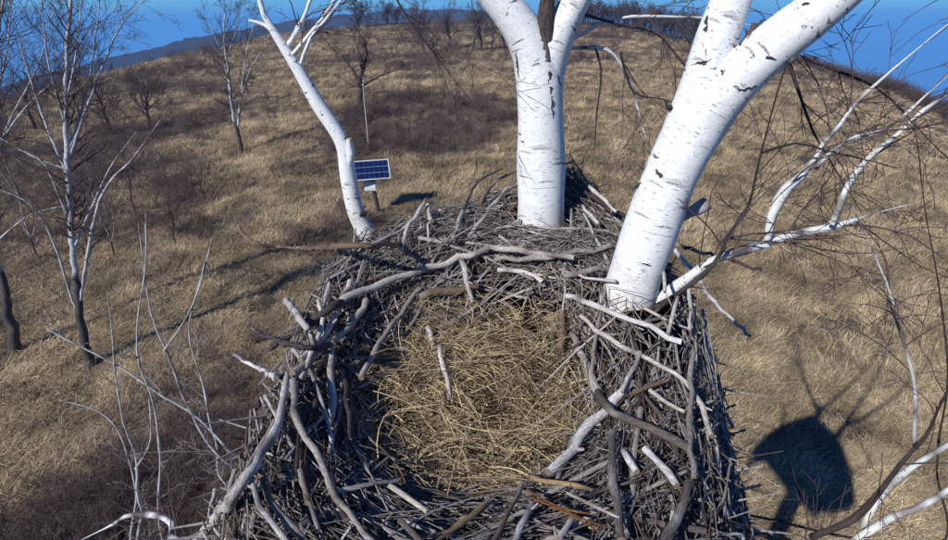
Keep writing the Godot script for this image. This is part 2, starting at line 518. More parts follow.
func birch_texture() -> ImageTexture:
	var w := 512
	var h := 1024
	var im := Image.create(w, h, false, Image.FORMAT_RGB8)
	var a := seamless(3, 0.012, w, h)
	var b := seamless(4, 0.05, w, h)
	for y in h:
		for x in w:
			var s := a.get_pixel(x, y).r
			var f := b.get_pixel((x * 1) % w, (y * 3) % h).r
			var k := 0.87 + 0.10 * (s - 0.5) + 0.12 * (f - 0.5)
			var g := smoothstep(0.58, 0.8, s) * 0.07
			im.set_pixel(x, y, Color(k - g - 0.012, k - g * 0.9, k - g * 0.75 + 0.006))
	for j in 900:
		var x0 := rng.randi_range(0, w - 1)
		var y0 := rng.randi_range(0, h - 1)
		var l := int(rng.randf_range(4.0, 16.0)) if j > 70 else rng.randi_range(22, 100)
		var th := 1 if j > 300 else 2 if j > 60 else 3
		var dk := rng.randf_range(0.3, 0.75) if j > 30 else rng.randf_range(0.12, 0.4)
		var y1 := float(y0)
		for x in l:
			y1 += rng.randf_range(-0.35, 0.35)
			if rng.randf() < 0.2: continue
			var taper := sin(PI * (x + 0.5) / l)
			for q in maxi(1, int(round(th * 2.0 * taper)) if j <= 60 else th):
				var px := (x0 + x) % w
				var py := posmod(int(y1) + q, h)
				im.set_pixel(px, py, im.get_pixel(px, py).lerp(Color(0.2, 0.17, 0.17), dk))
	for j in 9:
		var x0 := rng.randi_range(0, w - 1)
		var y0 := rng.randi_range(0, h - 1)
		var half := rng.randi_range(14, 42)
		var slope := rng.randf_range(0.15, 0.6)
		for x in range(-half, half):
			var y1 := y0 + absf(x) * slope + rng.randf_range(-1.5, 1.5)
			var thick := int((1.0 - absf(x) / half) * rng.randf_range(3.0, 8.0)) + 1
			for q in thick:
				var px := posmod(x0 + x, w)
				var py := posmod(int(y1) + q, h)
				im.set_pixel(px, py, im.get_pixel(px, py).lerp(Color(0.14, 0.12, 0.12), rng.randf_range(0.5, 0.9)))
	return ImageTexture.create_from_image(im)

func wood_texture() -> ImageTexture:
	var w := 256
	var h := 512
	var im := Image.create(w, h, false, Image.FORMAT_RGB8)
	var a := seamless(7, 0.02, w, h)
	var b := seamless(8, 0.06, w, h)
	for y in h:
		for x in w:
			var s := a.get_pixel((x * 3) % w, y).r
			var f := b.get_pixel((x * 2) % w, (y * 2) % h).r
			var k := 0.62 + 0.5 * (s - 0.5) + 0.55 * (f - 0.5)
			if f > 0.66: k += 0.14
			k = clampf(k + 0.2, 0.25, 1.0)
			im.set_pixel(x, y, Color(k, k * 0.985, k * 0.97))
	return ImageTexture.create_from_image(im)

func noise_tex(freq: float, lo: float, hi: float, size := 512) -> NoiseTexture2D:
	var n := FastNoiseLite.new()
	n.seed = 21; n.frequency = freq; n.fractal_octaves = 5
	var tx := NoiseTexture2D.new()
	tx.width = size; tx.height = size; tx.seamless = true; tx.noise = n
	var gr := Gradient.new()
	gr.colors = PackedColorArray([Color(lo, lo, lo), Color(hi, hi, hi)])
	tx.color_ramp = gr
	return tx

func mat(rough: float) -> StandardMaterial3D:
	var m := StandardMaterial3D.new()
	m.vertex_color_use_as_albedo = true
	m.roughness = rough
	m.metallic_specular = 0.35
	return m

func _ready() -> void:
	rng.seed = 77
	var cam := Camera3D.new()
	cam.name = "camera"
	cam.position = Vector3(0, 10.1, 0)
	cam.rotation_degrees = Vector3(-24.5, 0, 0)
	cam.fov = rad_to_deg(2.0 * atan(0.4784))
	cam.near = 0.05
	cam.far = 6000.0
	add_child(cam)
	cam.current = true

	var sky := ProceduralSkyMaterial.new()
	sky.sky_top_color = Color(0.10, 0.30, 0.62)
	sky.sky_horizon_color = Color(0.47, 0.78, 1.0)
	sky.sky_curve = 0.12
	sky.ground_horizon_color = Color(0.36, 0.69, 1.0)
	sky.ground_bottom_color = Color(0.12, 0.32, 0.6)
	sky.ground_curve = 0.25
	sky.energy_multiplier = 0.8
	var env := Environment.new()
	env.background_mode = Environment.BG_SKY
	env.sky = Sky.new()
	env.sky.sky_material = sky
	env.tonemap_mode = Environment.TONE_MAPPER_LINEAR
	env.tonemap_exposure = 1.06
	env.fog_enabled = true
	env.fog_density = 0.00025
	env.fog_light_color = Color(0.45, 0.62, 0.9)
	env.sdfgi_enabled = true
	env.ssao_enabled = true
	env.ssil_enabled = true
	var we := WorldEnvironment.new()
	we.name = "surroundings"
	we.environment = env
	add_child(we)

	var sun := DirectionalLight3D.new()
	sun.name = "sun"
	sun.light_energy = 1.6
	sun.light_color = Color(1.0, 0.98, 0.955)
	sun.light_angular_distance = 0.5
	sun.shadow_enabled = true
	add_child(sun)
	sun.look_at_from_position(Vector3(0, 20, 0), Vector3(0, 20, 0) + SUN_DIR)

	no_big.seed = 5; no_big.frequency = 0.02; no_big.fractal_octaves = 3
	no_mid.seed = 6; no_mid.frequency = 0.14; no_mid.fractal_octaves = 3
	no_fine.seed = 9; no_fine.frequency = 0.6; no_fine.fractal_octaves = 3
	M.birch = mat(0.75); M.birch.albedo_texture = birch_texture()
	M.birch.heightmap_enabled = true; M.birch.heightmap_texture = M.birch.albedo_texture; M.birch.heightmap_scale = 0.35
	M.wood = mat(0.85); M.wood.albedo_texture = wood_texture()
	M.wood.heightmap_enabled = true; M.wood.heightmap_texture = M.wood.albedo_texture; M.wood.heightmap_scale = 0.25
	M.twig = mat(0.85)
	M.straw = mat(0.8)
	M.grass = mat(0.9)
	M.ground = mat(0.95)
	M.ground.uv1_triplanar = true; M.ground.uv1_world_triplanar = true
	M.ground.uv1_scale = Vector3(0.22, 0.22, 0.22)
	M.ground.albedo_texture = noise_tex(0.03, 0.45, 1.0, 1024)
	M.ground.heightmap_enabled = true; M.ground.heightmap_texture = M.ground.albedo_texture; M.ground.heightmap_scale = 18.0

	make_ground()
	make_hills()
	make_tree()
	make_nest()
	make_other_trees()
	make_panel()
	make_grass()
	make_brush()

# ---------------------------------------------------------------- ground, hills
func make_ground() -> void:
	var mb := Mb.new()
	var segs := 360
	var rings := [0.0]
	var r := 0.6
	while r < 1500.0:
		rings.append(r)
		r *= 1.032
	for ri in rings.size():
		for s in segs + 1:
			var a := TAU * s / segs
			var x: float = rings[ri] * sin(a)
			var z: float = -rings[ri] * cos(a)
			if s == segs: x = 0.0
			mb.vert(Vector3(x, land(x, z), z), Vector3.UP, Vector2(x, z), tint(x, z) * 0.62)
	var w := segs + 1
	for ri in rings.size() - 1:
		for s in segs:
			var a := ri * w + s
			mb.tri(a, a + w, a + w + 1); mb.tri(a, a + w + 1, a + 1)
	var nn := PackedVector3Array()
	nn.resize(mb.v.size())
	for k in range(0, mb.i.size(), 3):
		var f := (mb.v[mb.i[k + 2]] - mb.v[mb.i[k]]).cross(mb.v[mb.i[k + 1]] - mb.v[mb.i[k]])
		for j in 3: nn[mb.i[k + j]] += f
	for k in nn.size(): mb.n[k] = nn[k].normalized() if nn[k].length() > 0.0 else Vector3.UP
	var o := obj("ground", mb.mesh(), M.ground)
	tag(o, "hillside of dry straw coloured grass and dead weeds below the nest", "ground", "", "structure")

func make_hills() -> void:
	var mb := Mb.new()
	var far := 1400.0
	var th := [-75.0, -55.0, -38.8, -31.9, -24.2, -15.7, -6.8, 0.0, 6.0, 12.0]
	var el := [-9.0, -7.2, -5.15, -3.45, -1.85, -0.45, 0.3, 0.25, -0.4, -1.5]
	var m := 240
	for k in m + 1:
		var a := lerpf(-75.0, 12.0, float(k) / m)
		var j := 0
		while j < 8 and a > th[j + 1]: j += 1
		var e := lerpf(el[j], el[j + 1], (a - th[j]) / (th[j + 1] - th[j]))
		var top := 10.1 + far * tan(deg_to_rad(e)) + no_big.get_noise_1d(k * 6.0) * 5.0 + no_fine.get_noise_1d(k * 5.0) * 4.0
		var d := Vector3(sin(deg_to_rad(a)), 0, -cos(deg_to_rad(a)))
		for q in 8:
			var back := 1.0 - q / 5.0
			var rr := far - 260.0 * (1.0 - back) if q < 6 else far + 200.0 * (q - 5)
			var y := top - 210.0 * pow(q / 5.0, 1.4) * (1.0 + 0.25 * no_big.get_noise_2d(k * 3.0, q * 20.0)) if q < 6 else top - 160.0 * (q - 5)
			var g := 1.0 + 0.25 * no_fine.get_noise_2d(k * 2.0, q * 3.0)
			mb.vert(d * rr + Vector3(0, y, 0), Vector3(-d.x, 1.0, -d.z).normalized(), Vector2(k, q), Color(0.035 * g, 0.05 * g, 0.055 * g))
	for k in m:
		for q in 7:
			var a0 := k * 8 + q
			if q == 5: continue
			if q == 6: continue
			mb.tri(a0, a0 + 8, a0 + 9); mb.tri(a0, a0 + 9, a0 + 1)
		var t0 := k * 8
		mb.tri(t0, t0 + 6, t0 + 14); mb.tri(t0, t0 + 14, t0 + 8)
	var o := obj("distant_hills", mb.mesh(), M.twig)
	tag(o, "blue wooded ridge on the horizon behind the grassy hill", "hills", "", "structure")

# ---------------------------------------------------------------- the birch that carries the nest
func make_tree() -> void:
	tree = thing("birch_tree", "large white birch with several stems holding the stick nest", "tree")
	var y0 := land(0.3, -1.9)
	stem("trunk", tree, [Vector3(0.25, y0 - 0.2, -1.9), Vector3(0.22, y0 + 2.5, -1.85), Vector3(0.3, 5.5, -2.0), Vector3(0.34, 7.9, -2.05)], [0.30, 0.235, 0.22, 0.2], 0)
	stem("stem", tree, [Vector3(0.350, 7.700, -2.200), Vector3(0.330, 8.500, -2.420), Vector3(0.317, 9.056, -2.500), Vector3(0.309, 9.315, -2.500), Vector3(0.297, 9.546, -2.500), Vector3(0.283, 9.760, -2.500), Vector3(0.268, 9.890, -2.500), Vector3(0.217, 10.006, -2.500), Vector3(0.129, 10.118, -2.500), Vector3(0.055, 10.197, -2.500), Vector3(-0.016, 10.287, -2.500), Vector3(-0.450, 10.958, -2.537), Vector3(-0.859, 11.642, -2.606), Vector3(-1.210, 12.354, -2.705), Vector3(-1.544, 13.070, -2.828), Vector3(-1.823, 13.805, -2.976)], [0.1300, 0.1150, 0.1128, 0.1060, 0.1021, 0.1006, 0.1004, 0.0881, 0.0683, 0.0634, 0.0584, 0.0493, 0.0382, 0.0271, 0.0160, 0.0049], 11)
	stem("limb", tree, [Vector3(0.293, 9.634, -2.500), Vector3(0.295, 9.769, -2.500), Vector3(0.301, 9.890, -2.500), Vector3(0.336, 10.006, -2.500), Vector3(0.394, 10.118, -2.500), Vector3(0.440, 10.197, -2.500), Vector3(0.491, 10.287, -2.500), Vector3(0.863, 10.994, -2.536), Vector3(1.179, 11.726, -2.605), Vector3(1.482, 12.460, -2.701), Vector3(1.733, 13.210, -2.825), Vector3(1.977, 13.958, -2.969)], [0.0437, 0.0769, 0.0837, 0.0717, 0.0583, 0.0535, 0.0506, 0.0430, 0.0334, 0.0238, 0.0141, 0.0045], 12)
	stem("stem", tree, [Vector3(0.440, 7.700, -1.900), Vector3(0.510, 8.600, -1.860), Vector3(0.558, 9.029, -1.850), Vector3(0.580, 9.225, -1.850), Vector3(0.617, 9.418, -1.850), Vector3(0.661, 9.616, -1.850), Vector3(0.724, 9.780, -1.850), Vector3(0.797, 9.906, -1.820), Vector3(0.892, 10.016, -1.800), Vector3(0.973, 10.099, -1.770), Vector3(1.041, 10.173, -1.750), Vector3(1.126, 10.255, -1.750), Vector3(1.669, 10.842, -1.786), Vector3(2.151, 11.476, -1.857), Vector3(2.603, 12.129, -1.956), Vector3(2.995, 12.814, -2.083), Vector3(3.364, 13.508, -2.231)], [0.1300, 0.1200, 0.1074, 0.0997, 0.0923, 0.0868, 0.0869, 0.0785, 0.0711, 0.0656, 0.0609, 0.0569, 0.0481, 0.0373, 0.0265, 0.0156, 0.0048], 14)
	stem("limb", tree, [Vector3(0.672, 9.584, -1.870), Vector3(0.696, 9.735, -1.870), Vector3(0.722, 9.877, -1.870), Vector3(0.738, 9.984, -1.870), Vector3(0.755, 10.075, -1.870), Vector3(0.776, 10.156, -1.870), Vector3(0.804, 10.265, -1.870), Vector3(1.004, 11.039, -1.906), Vector3(1.162, 11.820, -1.973), Vector3(1.323, 12.598, -2.069), Vector3(1.446, 13.379, -2.190), Vector3(1.576, 14.156, -2.333)], [0.0577, 0.0755, 0.0731, 0.0667, 0.0622, 0.0595, 0.0550, 0.0465, 0.0361, 0.0256, 0.0152, 0.0047], 13)
	stem("stem", tree, [Vector3(0.200, 7.700, -2.300), Vector3(-0.300, 8.500, -2.600), Vector3(-0.459, 8.971, -2.650), Vector3(-0.523, 9.069, -2.650), Vector3(-0.582, 9.207, -2.650), Vector3(-0.604, 9.393, -2.650), Vector3(-0.617, 9.550, -2.650), Vector3(-0.710, 9.722, -2.650), Vector3(-0.789, 9.886, -2.650), Vector3(-0.852, 10.000, -2.650), Vector3(-0.892, 10.080, -2.650), Vector3(-0.914, 10.180, -2.650), Vector3(-1.052, 10.967, -2.686), Vector3(-1.194, 11.751, -2.753), Vector3(-1.301, 12.538, -2.849), Vector3(-1.416, 13.321, -2.970), Vector3(-1.498, 14.104, -3.113)], [0.0900, 0.0650, 0.0485, 0.0465, 0.0419, 0.0383, 0.0374, 0.0330, 0.0266, 0.0185, 0.0129, 0.0105, 0.0105, 0.0085, 0.0065, 0.0045, 0.0025], 15)
	stem("limb", tree, [Vector3(-0.819, 9.952, -2.650), Vector3(-0.750, 10.052, -2.650), Vector3(-0.716, 10.111, -2.650), Vector3(-0.687, 10.180, -2.650)], [0.0120, 0.0097, 0.0075, 0.0053], 16)
	stem("limb", tree, [Vector3(-0.811, 9.919, -2.650), Vector3(-0.672, 10.052, -2.650), Vector3(-0.613, 10.119, -2.650), Vector3(-0.564, 10.187, -2.650)], [0.0099, 0.0086, 0.0064, 0.0046], 17)
	stem("limb", tree, [Vector3(-0.761, 9.890, -2.600), Vector3(-0.709, 9.994, -2.600), Vector3(-0.627, 10.080, -2.600), Vector3(-0.534, 10.171, -2.600)], [0.0076, 0.0064, 0.0046, 0.0037], 18)
	stem("limb", tree, [Vector3(-0.864, 10.008, -2.650), Vector3(-0.915, 10.040, -2.650), Vector3(-0.976, 10.064, -2.650)], [0.0108, 0.0086, 0.0054], 0)
	stem("stub", tree, [Vector3(-0.587, 9.458, -2.620), Vector3(-0.568, 9.510, -2.620), Vector3(-0.568, 9.566, -2.620)], [0.0164, 0.0163, 0.0115], 0)
	stem("stub", tree, [Vector3(0.702, 9.444, -1.900), Vector3(0.755, 9.470, -1.900), Vector3(0.820, 9.500, -1.900)], [0.0230, 0.0194, 0.0245], 0, "greyish")
	stem("stub", tree, [Vector3(0.291, 10.000, -2.460), Vector3(0.286, 10.088, -2.460), Vector3(0.293, 10.181, -2.460)], [0.0404, 0.0338, 0.0273], 0, "dark")
	stem("branch", tree, [Vector3(0.600, 9.120, -1.800), Vector3(0.792, 9.280, -1.800), Vector3(0.862, 9.322, -1.800), Vector3(0.985, 9.363, -1.800), Vector3(1.075, 9.407, -1.800), Vector3(1.149, 9.436, -1.800), Vector3(1.216, 9.454, -1.800), Vector3(1.331, 9.485, -1.800), Vector3(1.457, 9.519, -1.800)], [0.0210, 0.0158, 0.0156, 0.0169, 0.0154, 0.0139, 0.0125, 0.0022, 0.0012], 21, "mix")
	stem("branch", tree, [Vector3(0.997, 9.370, -1.800), Vector3(0.994, 9.479, -1.800), Vector3(1.038, 9.566, -1.800), Vector3(1.081, 9.606, -1.800), Vector3(1.115, 9.675, -1.800), Vector3(1.121, 9.727, -1.800), Vector3(1.146, 9.789, -1.800), Vector3(1.172, 9.852, -1.800), Vector3(1.245, 9.926, -1.800), Vector3(1.330, 10.010, -1.800), Vector3(1.422, 10.102, -1.800)], [0.0113, 0.0124, 0.0122, 0.0121, 0.0092, 0.0078, 0.0064, 0.0051, 0.0038, 0.0022, 0.0012], 22, "white")
	stem("branch", tree, [Vector3(1.087, 9.641, -1.780), Vector3(1.170, 9.724, -1.780), Vector3(1.286, 9.768, -1.780), Vector3(1.370, 9.873, -1.780), Vector3(1.444, 9.967, -1.780), Vector3(1.525, 10.068, -1.780)], [0.0066, 0.0064, 0.0051, 0.0024, 0.0022, 0.0012], 23, "mix")
	stem("branch", tree, [Vector3(1.185, 9.451, -1.780), Vector3(1.193, 9.545, -1.780), Vector3(1.209, 9.605, -1.780), Vector3(1.252, 9.680, -1.780), Vector3(1.327, 9.756, -1.780), Vector3(1.381, 9.820, -1.780), Vector3(1.458, 9.882, -1.780), Vector3(1.551, 9.957, -1.780), Vector3(1.652, 10.039, -1.780)], [0.0095, 0.0093, 0.0079, 0.0078, 0.0064, 0.0063, 0.0050, 0.0022, 0.0012], 24, "white")
	stem("branch", tree, [Vector3(0.600, 9.100, -1.750), Vector3(0.806, 9.332, -1.750), Vector3(0.832, 9.412, -1.750), Vector3(0.887, 9.520, -1.750), Vector3(0.892, 9.633, -1.750), Vector3(0.895, 9.709, -1.750), Vector3(0.900, 9.773, -1.750), Vector3(0.909, 9.893, -1.750), Vector3(0.918, 10.023, -1.750)], [0.0110, 0.0078, 0.0068, 0.0049, 0.0040, 0.0031, 0.0024, 0.0022, 0.0012], 25, "dark")
	stem("branch", tree, [Vector3(0.897, 9.703, -1.750), Vector3(0.994, 9.737, -1.750), Vector3(1.097, 9.712, -1.750), Vector3(1.213, 9.684, -1.750), Vector3(1.340, 9.653, -1.750)], [0.0039, 0.0039, 0.0025, 0.0022, 0.0012], 26, "dark")
	stem("branch", tree, [Vector3(1.112, 9.950, -2.100), Vector3(1.164, 9.849, -2.100), Vector3(1.242, 9.708, -2.100), Vector3(1.337, 9.597, -2.100), Vector3(1.415, 9.506, -2.100), Vector3(1.500, 9.407, -2.100)], [0.0086, 0.0059, 0.0046, 0.0030, 0.0022, 0.0012], 27, "dark")
	stem("branch", tree, [Vector3(1.136, 9.966, -2.100), Vector3(1.289, 9.917, -2.100), Vector3(1.449, 9.849, -2.100), Vector3(1.590, 9.744, -2.100), Vector3(1.686, 9.672, -2.100), Vector3(1.791, 9.595, -2.100)], [0.0071, 0.0044, 0.0036, 0.0029, 0.0022, 0.0012], 28, "dark")
	stem("branch", tree, [Vector3(0.550, 8.000, -1.450), Vector3(1.243, 8.201, -1.500), Vector3(1.275, 8.303, -1.500), Vector3(1.392, 8.446, -1.500), Vector3(1.480, 8.664, -1.500), Vector3(1.520, 8.784, -1.500), Vector3(1.520, 8.934, -1.500), Vector3(1.544, 9.067, -1.500), Vector3(1.566, 9.185, -1.500), Vector3(1.589, 9.313, -1.500)], [0.0200, 0.0143, 0.0129, 0.0104, 0.0080, 0.0058, 0.0047, 0.0037, 0.0022, 0.0012], 31, "dark")
	stem("branch", tree, [Vector3(1.420, 8.386, -1.500), Vector3(1.461, 8.495, -1.500), Vector3(1.519, 8.619, -1.500), Vector3(1.573, 8.727, -1.500), Vector3(1.639, 8.801, -1.500), Vector3(1.719, 8.891, -1.500), Vector3(1.806, 8.987, -1.500)], [0.0105, 0.0119, 0.0116, 0.0098, 0.0083, 0.0022, 0.0012], 32, "white")
	stem("branch", tree, [Vector3(0.550, 7.900, -1.400), Vector3(1.276, 8.264, -1.450), Vector3(1.389, 8.383, -1.450), Vector3(1.478, 8.482, -1.450), Vector3(1.557, 8.530, -1.450), Vector3(1.659, 8.636, -1.450), Vector3(1.742, 8.723, -1.450), Vector3(1.831, 8.818, -1.450)], [0.0350, 0.0136, 0.0133, 0.0130, 0.0115, 0.0113, 0.0022, 0.0012], 33, "white")
	stem("branch", tree, [Vector3(1.619, 8.650, -1.600), Vector3(1.511, 8.937, -1.600), Vector3(1.328, 9.276, -1.600), Vector3(1.265, 9.371, -1.600), Vector3(1.198, 9.471, -1.600), Vector3(1.126, 9.579, -1.600)], [0.0075, 0.0057, 0.0040, 0.0025, 0.0022, 0.0012], 34, "white")
	stem("branch", tree, [Vector3(0.500, 7.200, -2.000), Vector3(0.950, 7.900, -2.000), Vector3(2.290, 7.654, -2.000), Vector3(2.141, 8.168, -2.000), Vector3(2.044, 8.620, -2.000), Vector3(1.860, 9.057, -2.000), Vector3(1.662, 9.472, -2.000), Vector3(1.611, 9.580, -2.000), Vector3(1.555, 9.698, -2.000)], [0.0120, 0.0070, 0.0060, 0.0046, 0.0039, 0.0030, 0.0018, 0.0022, 0.0012], 0, "dark")
	stem("branch", tree, [Vector3(0.396, 9.986, -2.620), Vector3(0.529, 10.045, -2.620), Vector3(0.624, 10.072, -2.620), Vector3(0.788, 10.084, -2.620), Vector3(0.957, 10.088, -2.620), Vector3(1.053, 10.072, -2.620), Vector3(1.171, 10.053, -2.620), Vector3(1.299, 10.032, -2.620)], [0.0086, 0.0085, 0.0064, 0.0064, 0.0053, 0.0042, 0.0022, 0.0012], 41, "mix")
	stem("branch", tree, [Vector3(0.389, 9.969, -2.620), Vector3(0.518, 9.969, -2.620), Vector3(0.600, 9.929, -2.620), Vector3(0.692, 9.808, -2.620), Vector3(0.784, 9.611, -2.620), Vector3(0.834, 9.502, -2.620), Vector3(0.889, 9.384, -2.620)], [0.0086, 0.0086, 0.0065, 0.0055, 0.0046, 0.0022, 0.0012], 42, "mix")
	stem("branch", tree, [Vector3(0.514, 9.970, -2.600), Vector3(0.558, 9.873, -2.600), Vector3(0.556, 9.703, -2.600), Vector3(0.555, 9.583, -2.600), Vector3(0.553, 9.453, -2.600)], [0.0054, 0.0044, 0.0034, 0.0022, 0.0012], 43, "dark")
	stem("branch", tree, [Vector3(0.465, 10.103, -2.600), Vector3(0.617, 10.053, -2.600), Vector3(0.770, 10.014, -2.600), Vector3(0.871, 9.934, -2.600), Vector3(0.966, 9.860, -2.600), Vector3(1.068, 9.780, -2.600)], [0.0063, 0.0063, 0.0053, 0.0043, 0.0022, 0.0012], 44, "dark")
	stem("branch", tree, [Vector3(0.628, 9.954, -2.600), Vector3(0.713, 9.781, -2.600), Vector3(0.837, 9.747, -2.600), Vector3(0.953, 9.715, -2.600), Vector3(1.078, 9.680, -2.600)], [0.0054, 0.0044, 0.0033, 0.0022, 0.0012], 0, "dark")
	stem("branch", tree, [Vector3(-0.016, 10.295, -2.600), Vector3(-0.197, 10.347, -2.600), Vector3(-0.310, 10.259, -2.600), Vector3(-0.327, 10.178, -2.600), Vector3(-0.270, 10.065, -2.600), Vector3(-0.210, 9.978, -2.600), Vector3(-0.156, 9.914, -2.600), Vector3(-0.079, 9.822, -2.600), Vector3(0.005, 9.722, -2.600)], [0.0101, 0.0090, 0.0071, 0.0052, 0.0042, 0.0043, 0.0032, 0.0022, 0.0012], 45, "dark")
	stem("branch", tree, [Vector3(-0.350, 8.000, -1.500), Vector3(-1.031, 8.342, -1.450), Vector3(-1.221, 8.220, -1.650), Vector3(-1.378, 8.153, -1.750), Vector3(-1.471, 8.153, -1.750), Vector3(-1.542, 8.112, -1.750), Vector3(-1.645, 8.051, -1.750), Vector3(-1.758, 7.986, -1.750)], [0.0200, 0.0109, 0.0131, 0.0128, 0.0096, 0.0064, 0.0022, 0.0012], 57, "mix")
	stem("shoot", tree, [Vector3(0.150, 6.600, -2.300), Vector3(-1.428, 6.920, -3.000), Vector3(-1.770, 7.381, -3.000), Vector3(-1.870, 7.720, -3.000), Vector3(-1.933, 8.169, -3.000), Vector3(-1.942, 8.602, -3.000), Vector3(-1.894, 9.012, -3.000)], [0.0120, 0.0104, 0.0086, 0.0071, 0.0055, 0.0041, 0.0029], 51, "ashen")
	stem("shoot", tree, [Vector3(0.150, 6.600, -2.300), Vector3(-1.643, 6.920, -3.000), Vector3(-1.747, 7.468, -3.000), Vector3(-1.754, 8.034, -3.000), Vector3(-1.729, 8.398, -3.000), Vector3(-1.561, 8.784, -3.000)], [0.0120, 0.0083, 0.0068, 0.0055, 0.0043, 0.0032], 52, "ashen")
	stem("shoot", tree, [Vector3(0.150, 5.200, -2.000), Vector3(-0.750, 6.000, -2.900), Vector3(-2.436, 6.191, -3.000), Vector3(-2.401, 6.842, -3.000), Vector3(-2.346, 7.292, -3.000), Vector3(-2.315, 7.784, -3.000), Vector3(-2.251, 8.220, -3.000), Vector3(-2.173, 8.602, -3.000)], [0.0200, 0.0120, 0.0112, 0.0091, 0.0074, 0.0058, 0.0043, 0.0030], 53, "ashen")
	stem("shoot", tree, [Vector3(0.150, 6.600, -2.300), Vector3(-1.307, 7.015, -3.000), Vector3(-1.720, 7.468, -3.000), Vector3(-2.008, 7.840, -3.000), Vector3(-2.324, 8.110, -3.000), Vector3(-2.629, 8.342, -3.000)], [0.0120, 0.0103, 0.0085, 0.0070, 0.0056, 0.0043], 54, "ashen")
	stem("shoot", tree, [Vector3(0.150, 5.200, -2.000), Vector3(-0.750, 6.000, -2.900), Vector3(-2.258, 6.302, -3.000), Vector3(-2.126, 7.468, -3.000), Vector3(-2.098, 8.184, -3.000), Vector3(-1.949, 8.668, -3.000), Vector3(-1.829, 9.071, -3.000)], [0.0200, 0.0120, 0.0088, 0.0068, 0.0054, 0.0042, 0.0031], 55, "ashen")
	stem("shoot", tree, [Vector3(-1.930, 8.184, -3.000), Vector3(-1.714, 8.467, -3.000), Vector3(-1.494, 8.921, -3.000)], [0.0054, 0.0046, 0.0037], 0, "ashen")
	stem("shoot", tree, [Vector3(0.150, 5.200, -2.000), Vector3(-0.750, 6.000, -2.900), Vector3(-2.498, 6.191, -3.000), Vector3(-2.401, 7.015, -3.000), Vector3(-2.383, 7.468, -3.000), Vector3(-2.481, 7.703, -3.000), Vector3(-2.702, 7.800, -3.000)], [0.0200, 0.0120, 0.0078, 0.0063, 0.0051, 0.0041, 0.0033], 56, "ashen")
	stem("shoot", tree, [Vector3(-2.355, 7.202, -3.000), Vector3(-2.194, 7.468, -3.000), Vector3(-2.128, 7.800, -3.000)], [0.0061, 0.0051, 0.0042], 0, "ashen")
	scar(tree, [Vector3(0.268, 9.498, -2.405), Vector3(0.297, 9.506, -2.399), Vector3(0.328, 9.511, -2.405)], 0.0043)
	scar(tree, [Vector3(0.200, 9.598, -2.463), Vector3(0.211, 9.595, -2.445), Vector3(0.223, 9.591, -2.431)], 0.0043)
	scar(tree, [Vector3(0.263, 9.422, -2.406), Vector3(0.314, 9.435, -2.399), Vector3(0.369, 9.440, -2.422)], 0.0035)
	scar(tree, [Vector3(0.267, 10.023, -2.433), Vector3(0.284, 9.957, -2.420), Vector3(0.303, 9.889, -2.413)], 0.0127)
	scar(tree, [Vector3(0.289, 9.935, -2.416), Vector3(0.302, 9.863, -2.409), Vector3(0.317, 9.788, -2.410)], 0.0080)
	scar(tree, [Vector3(0.316, 9.812, -2.412), Vector3(0.323, 9.752, -2.411), Vector3(0.331, 9.691, -2.413)], 0.0041)
	scar(tree, [Vector3(0.170, 9.956, -2.440), Vector3(0.178, 9.906, -2.448), Vector3(0.186, 9.855, -2.451)], 0.0048)
	scar(tree, [Vector3(0.318, 9.946, -2.424), Vector3(0.334, 9.955, -2.427), Vector3(0.350, 9.964, -2.433)], 0.0048)
	scar(tree, [Vector3(0.334, 9.869, -2.425), Vector3(0.348, 9.843, -2.436), Vector3(0.362, 9.815, -2.452)], 0.0065)
	scar(tree, [Vector3(0.269, 9.567, -2.404), Vector3(0.257, 9.562, -2.408), Vector3(0.245, 9.556, -2.416)], 0.0026)
	scar(tree, [Vector3(0.662, 9.932, -1.887), Vector3(0.690, 9.957, -1.823), Vector3(0.733, 9.976, -1.807)], 0.0063)
	scar(tree, [Vector3(0.668, 9.950, -1.851), Vector3(0.697, 9.966, -1.815), Vector3(0.735, 9.979, -1.806)], 0.0037)
	scar(tree, [Vector3(0.591, 9.639, -1.814), Vector3(0.605, 9.623, -1.788), Vector3(0.623, 9.603, -1.776)], 0.0065)
	scar(tree, [Vector3(0.607, 9.842, -1.852), Vector3(0.618, 9.830, -1.852), Vector3(0.636, 9.814, -1.873)], 0.0064)
	scar(tree, [Vector3(0.682, 9.878, -1.812), Vector3(0.698, 9.868, -1.792), Vector3(0.713, 9.859, -1.772)], 0.0031)
	scar(tree, [Vector3(0.538, 9.554, -1.852), Vector3(0.552, 9.568, -1.852), Vector3(0.565, 9.582, -1.849)], 0.0047)
	scar(tree, [Vector3(0.554, 9.623, -1.851), Vector3(0.560, 9.640, -1.851), Vector3(0.566, 9.657, -1.851)], 0.0040)
	scar(tree, [Vector3(0.709, 10.129, -1.869), Vector3(0.700, 10.064, -1.842), Vector3(0.695, 9.998, -1.828)], 0.0072)
	scar(tree, [Vector3(0.698, 10.080, -1.850), Vector3(0.699, 10.026, -1.831), Vector3(0.701, 9.970, -1.814)], 0.0036)
	scar(tree, [Vector3(0.791, 10.010, -1.804), Vector3(0.840, 10.047, -1.853), Vector3(0.867, 10.086, -1.853)], 0.0095)
	scar(tree, [Vector3(0.777, 9.994, -1.799), Vector3(0.800, 10.018, -1.803), Vector3(0.822, 10.043, -1.807)], 0.0060)
	scar(tree, [Vector3(0.813, 9.991, -1.752), Vector3(0.858, 9.982, -1.738), Vector3(0.915, 9.972, -1.749)], 0.0058)
	scar(tree, [Vector3(0.793, 9.964, -1.753), Vector3(0.806, 9.977, -1.753), Vector3(0.817, 9.991, -1.748)], 0.0029)
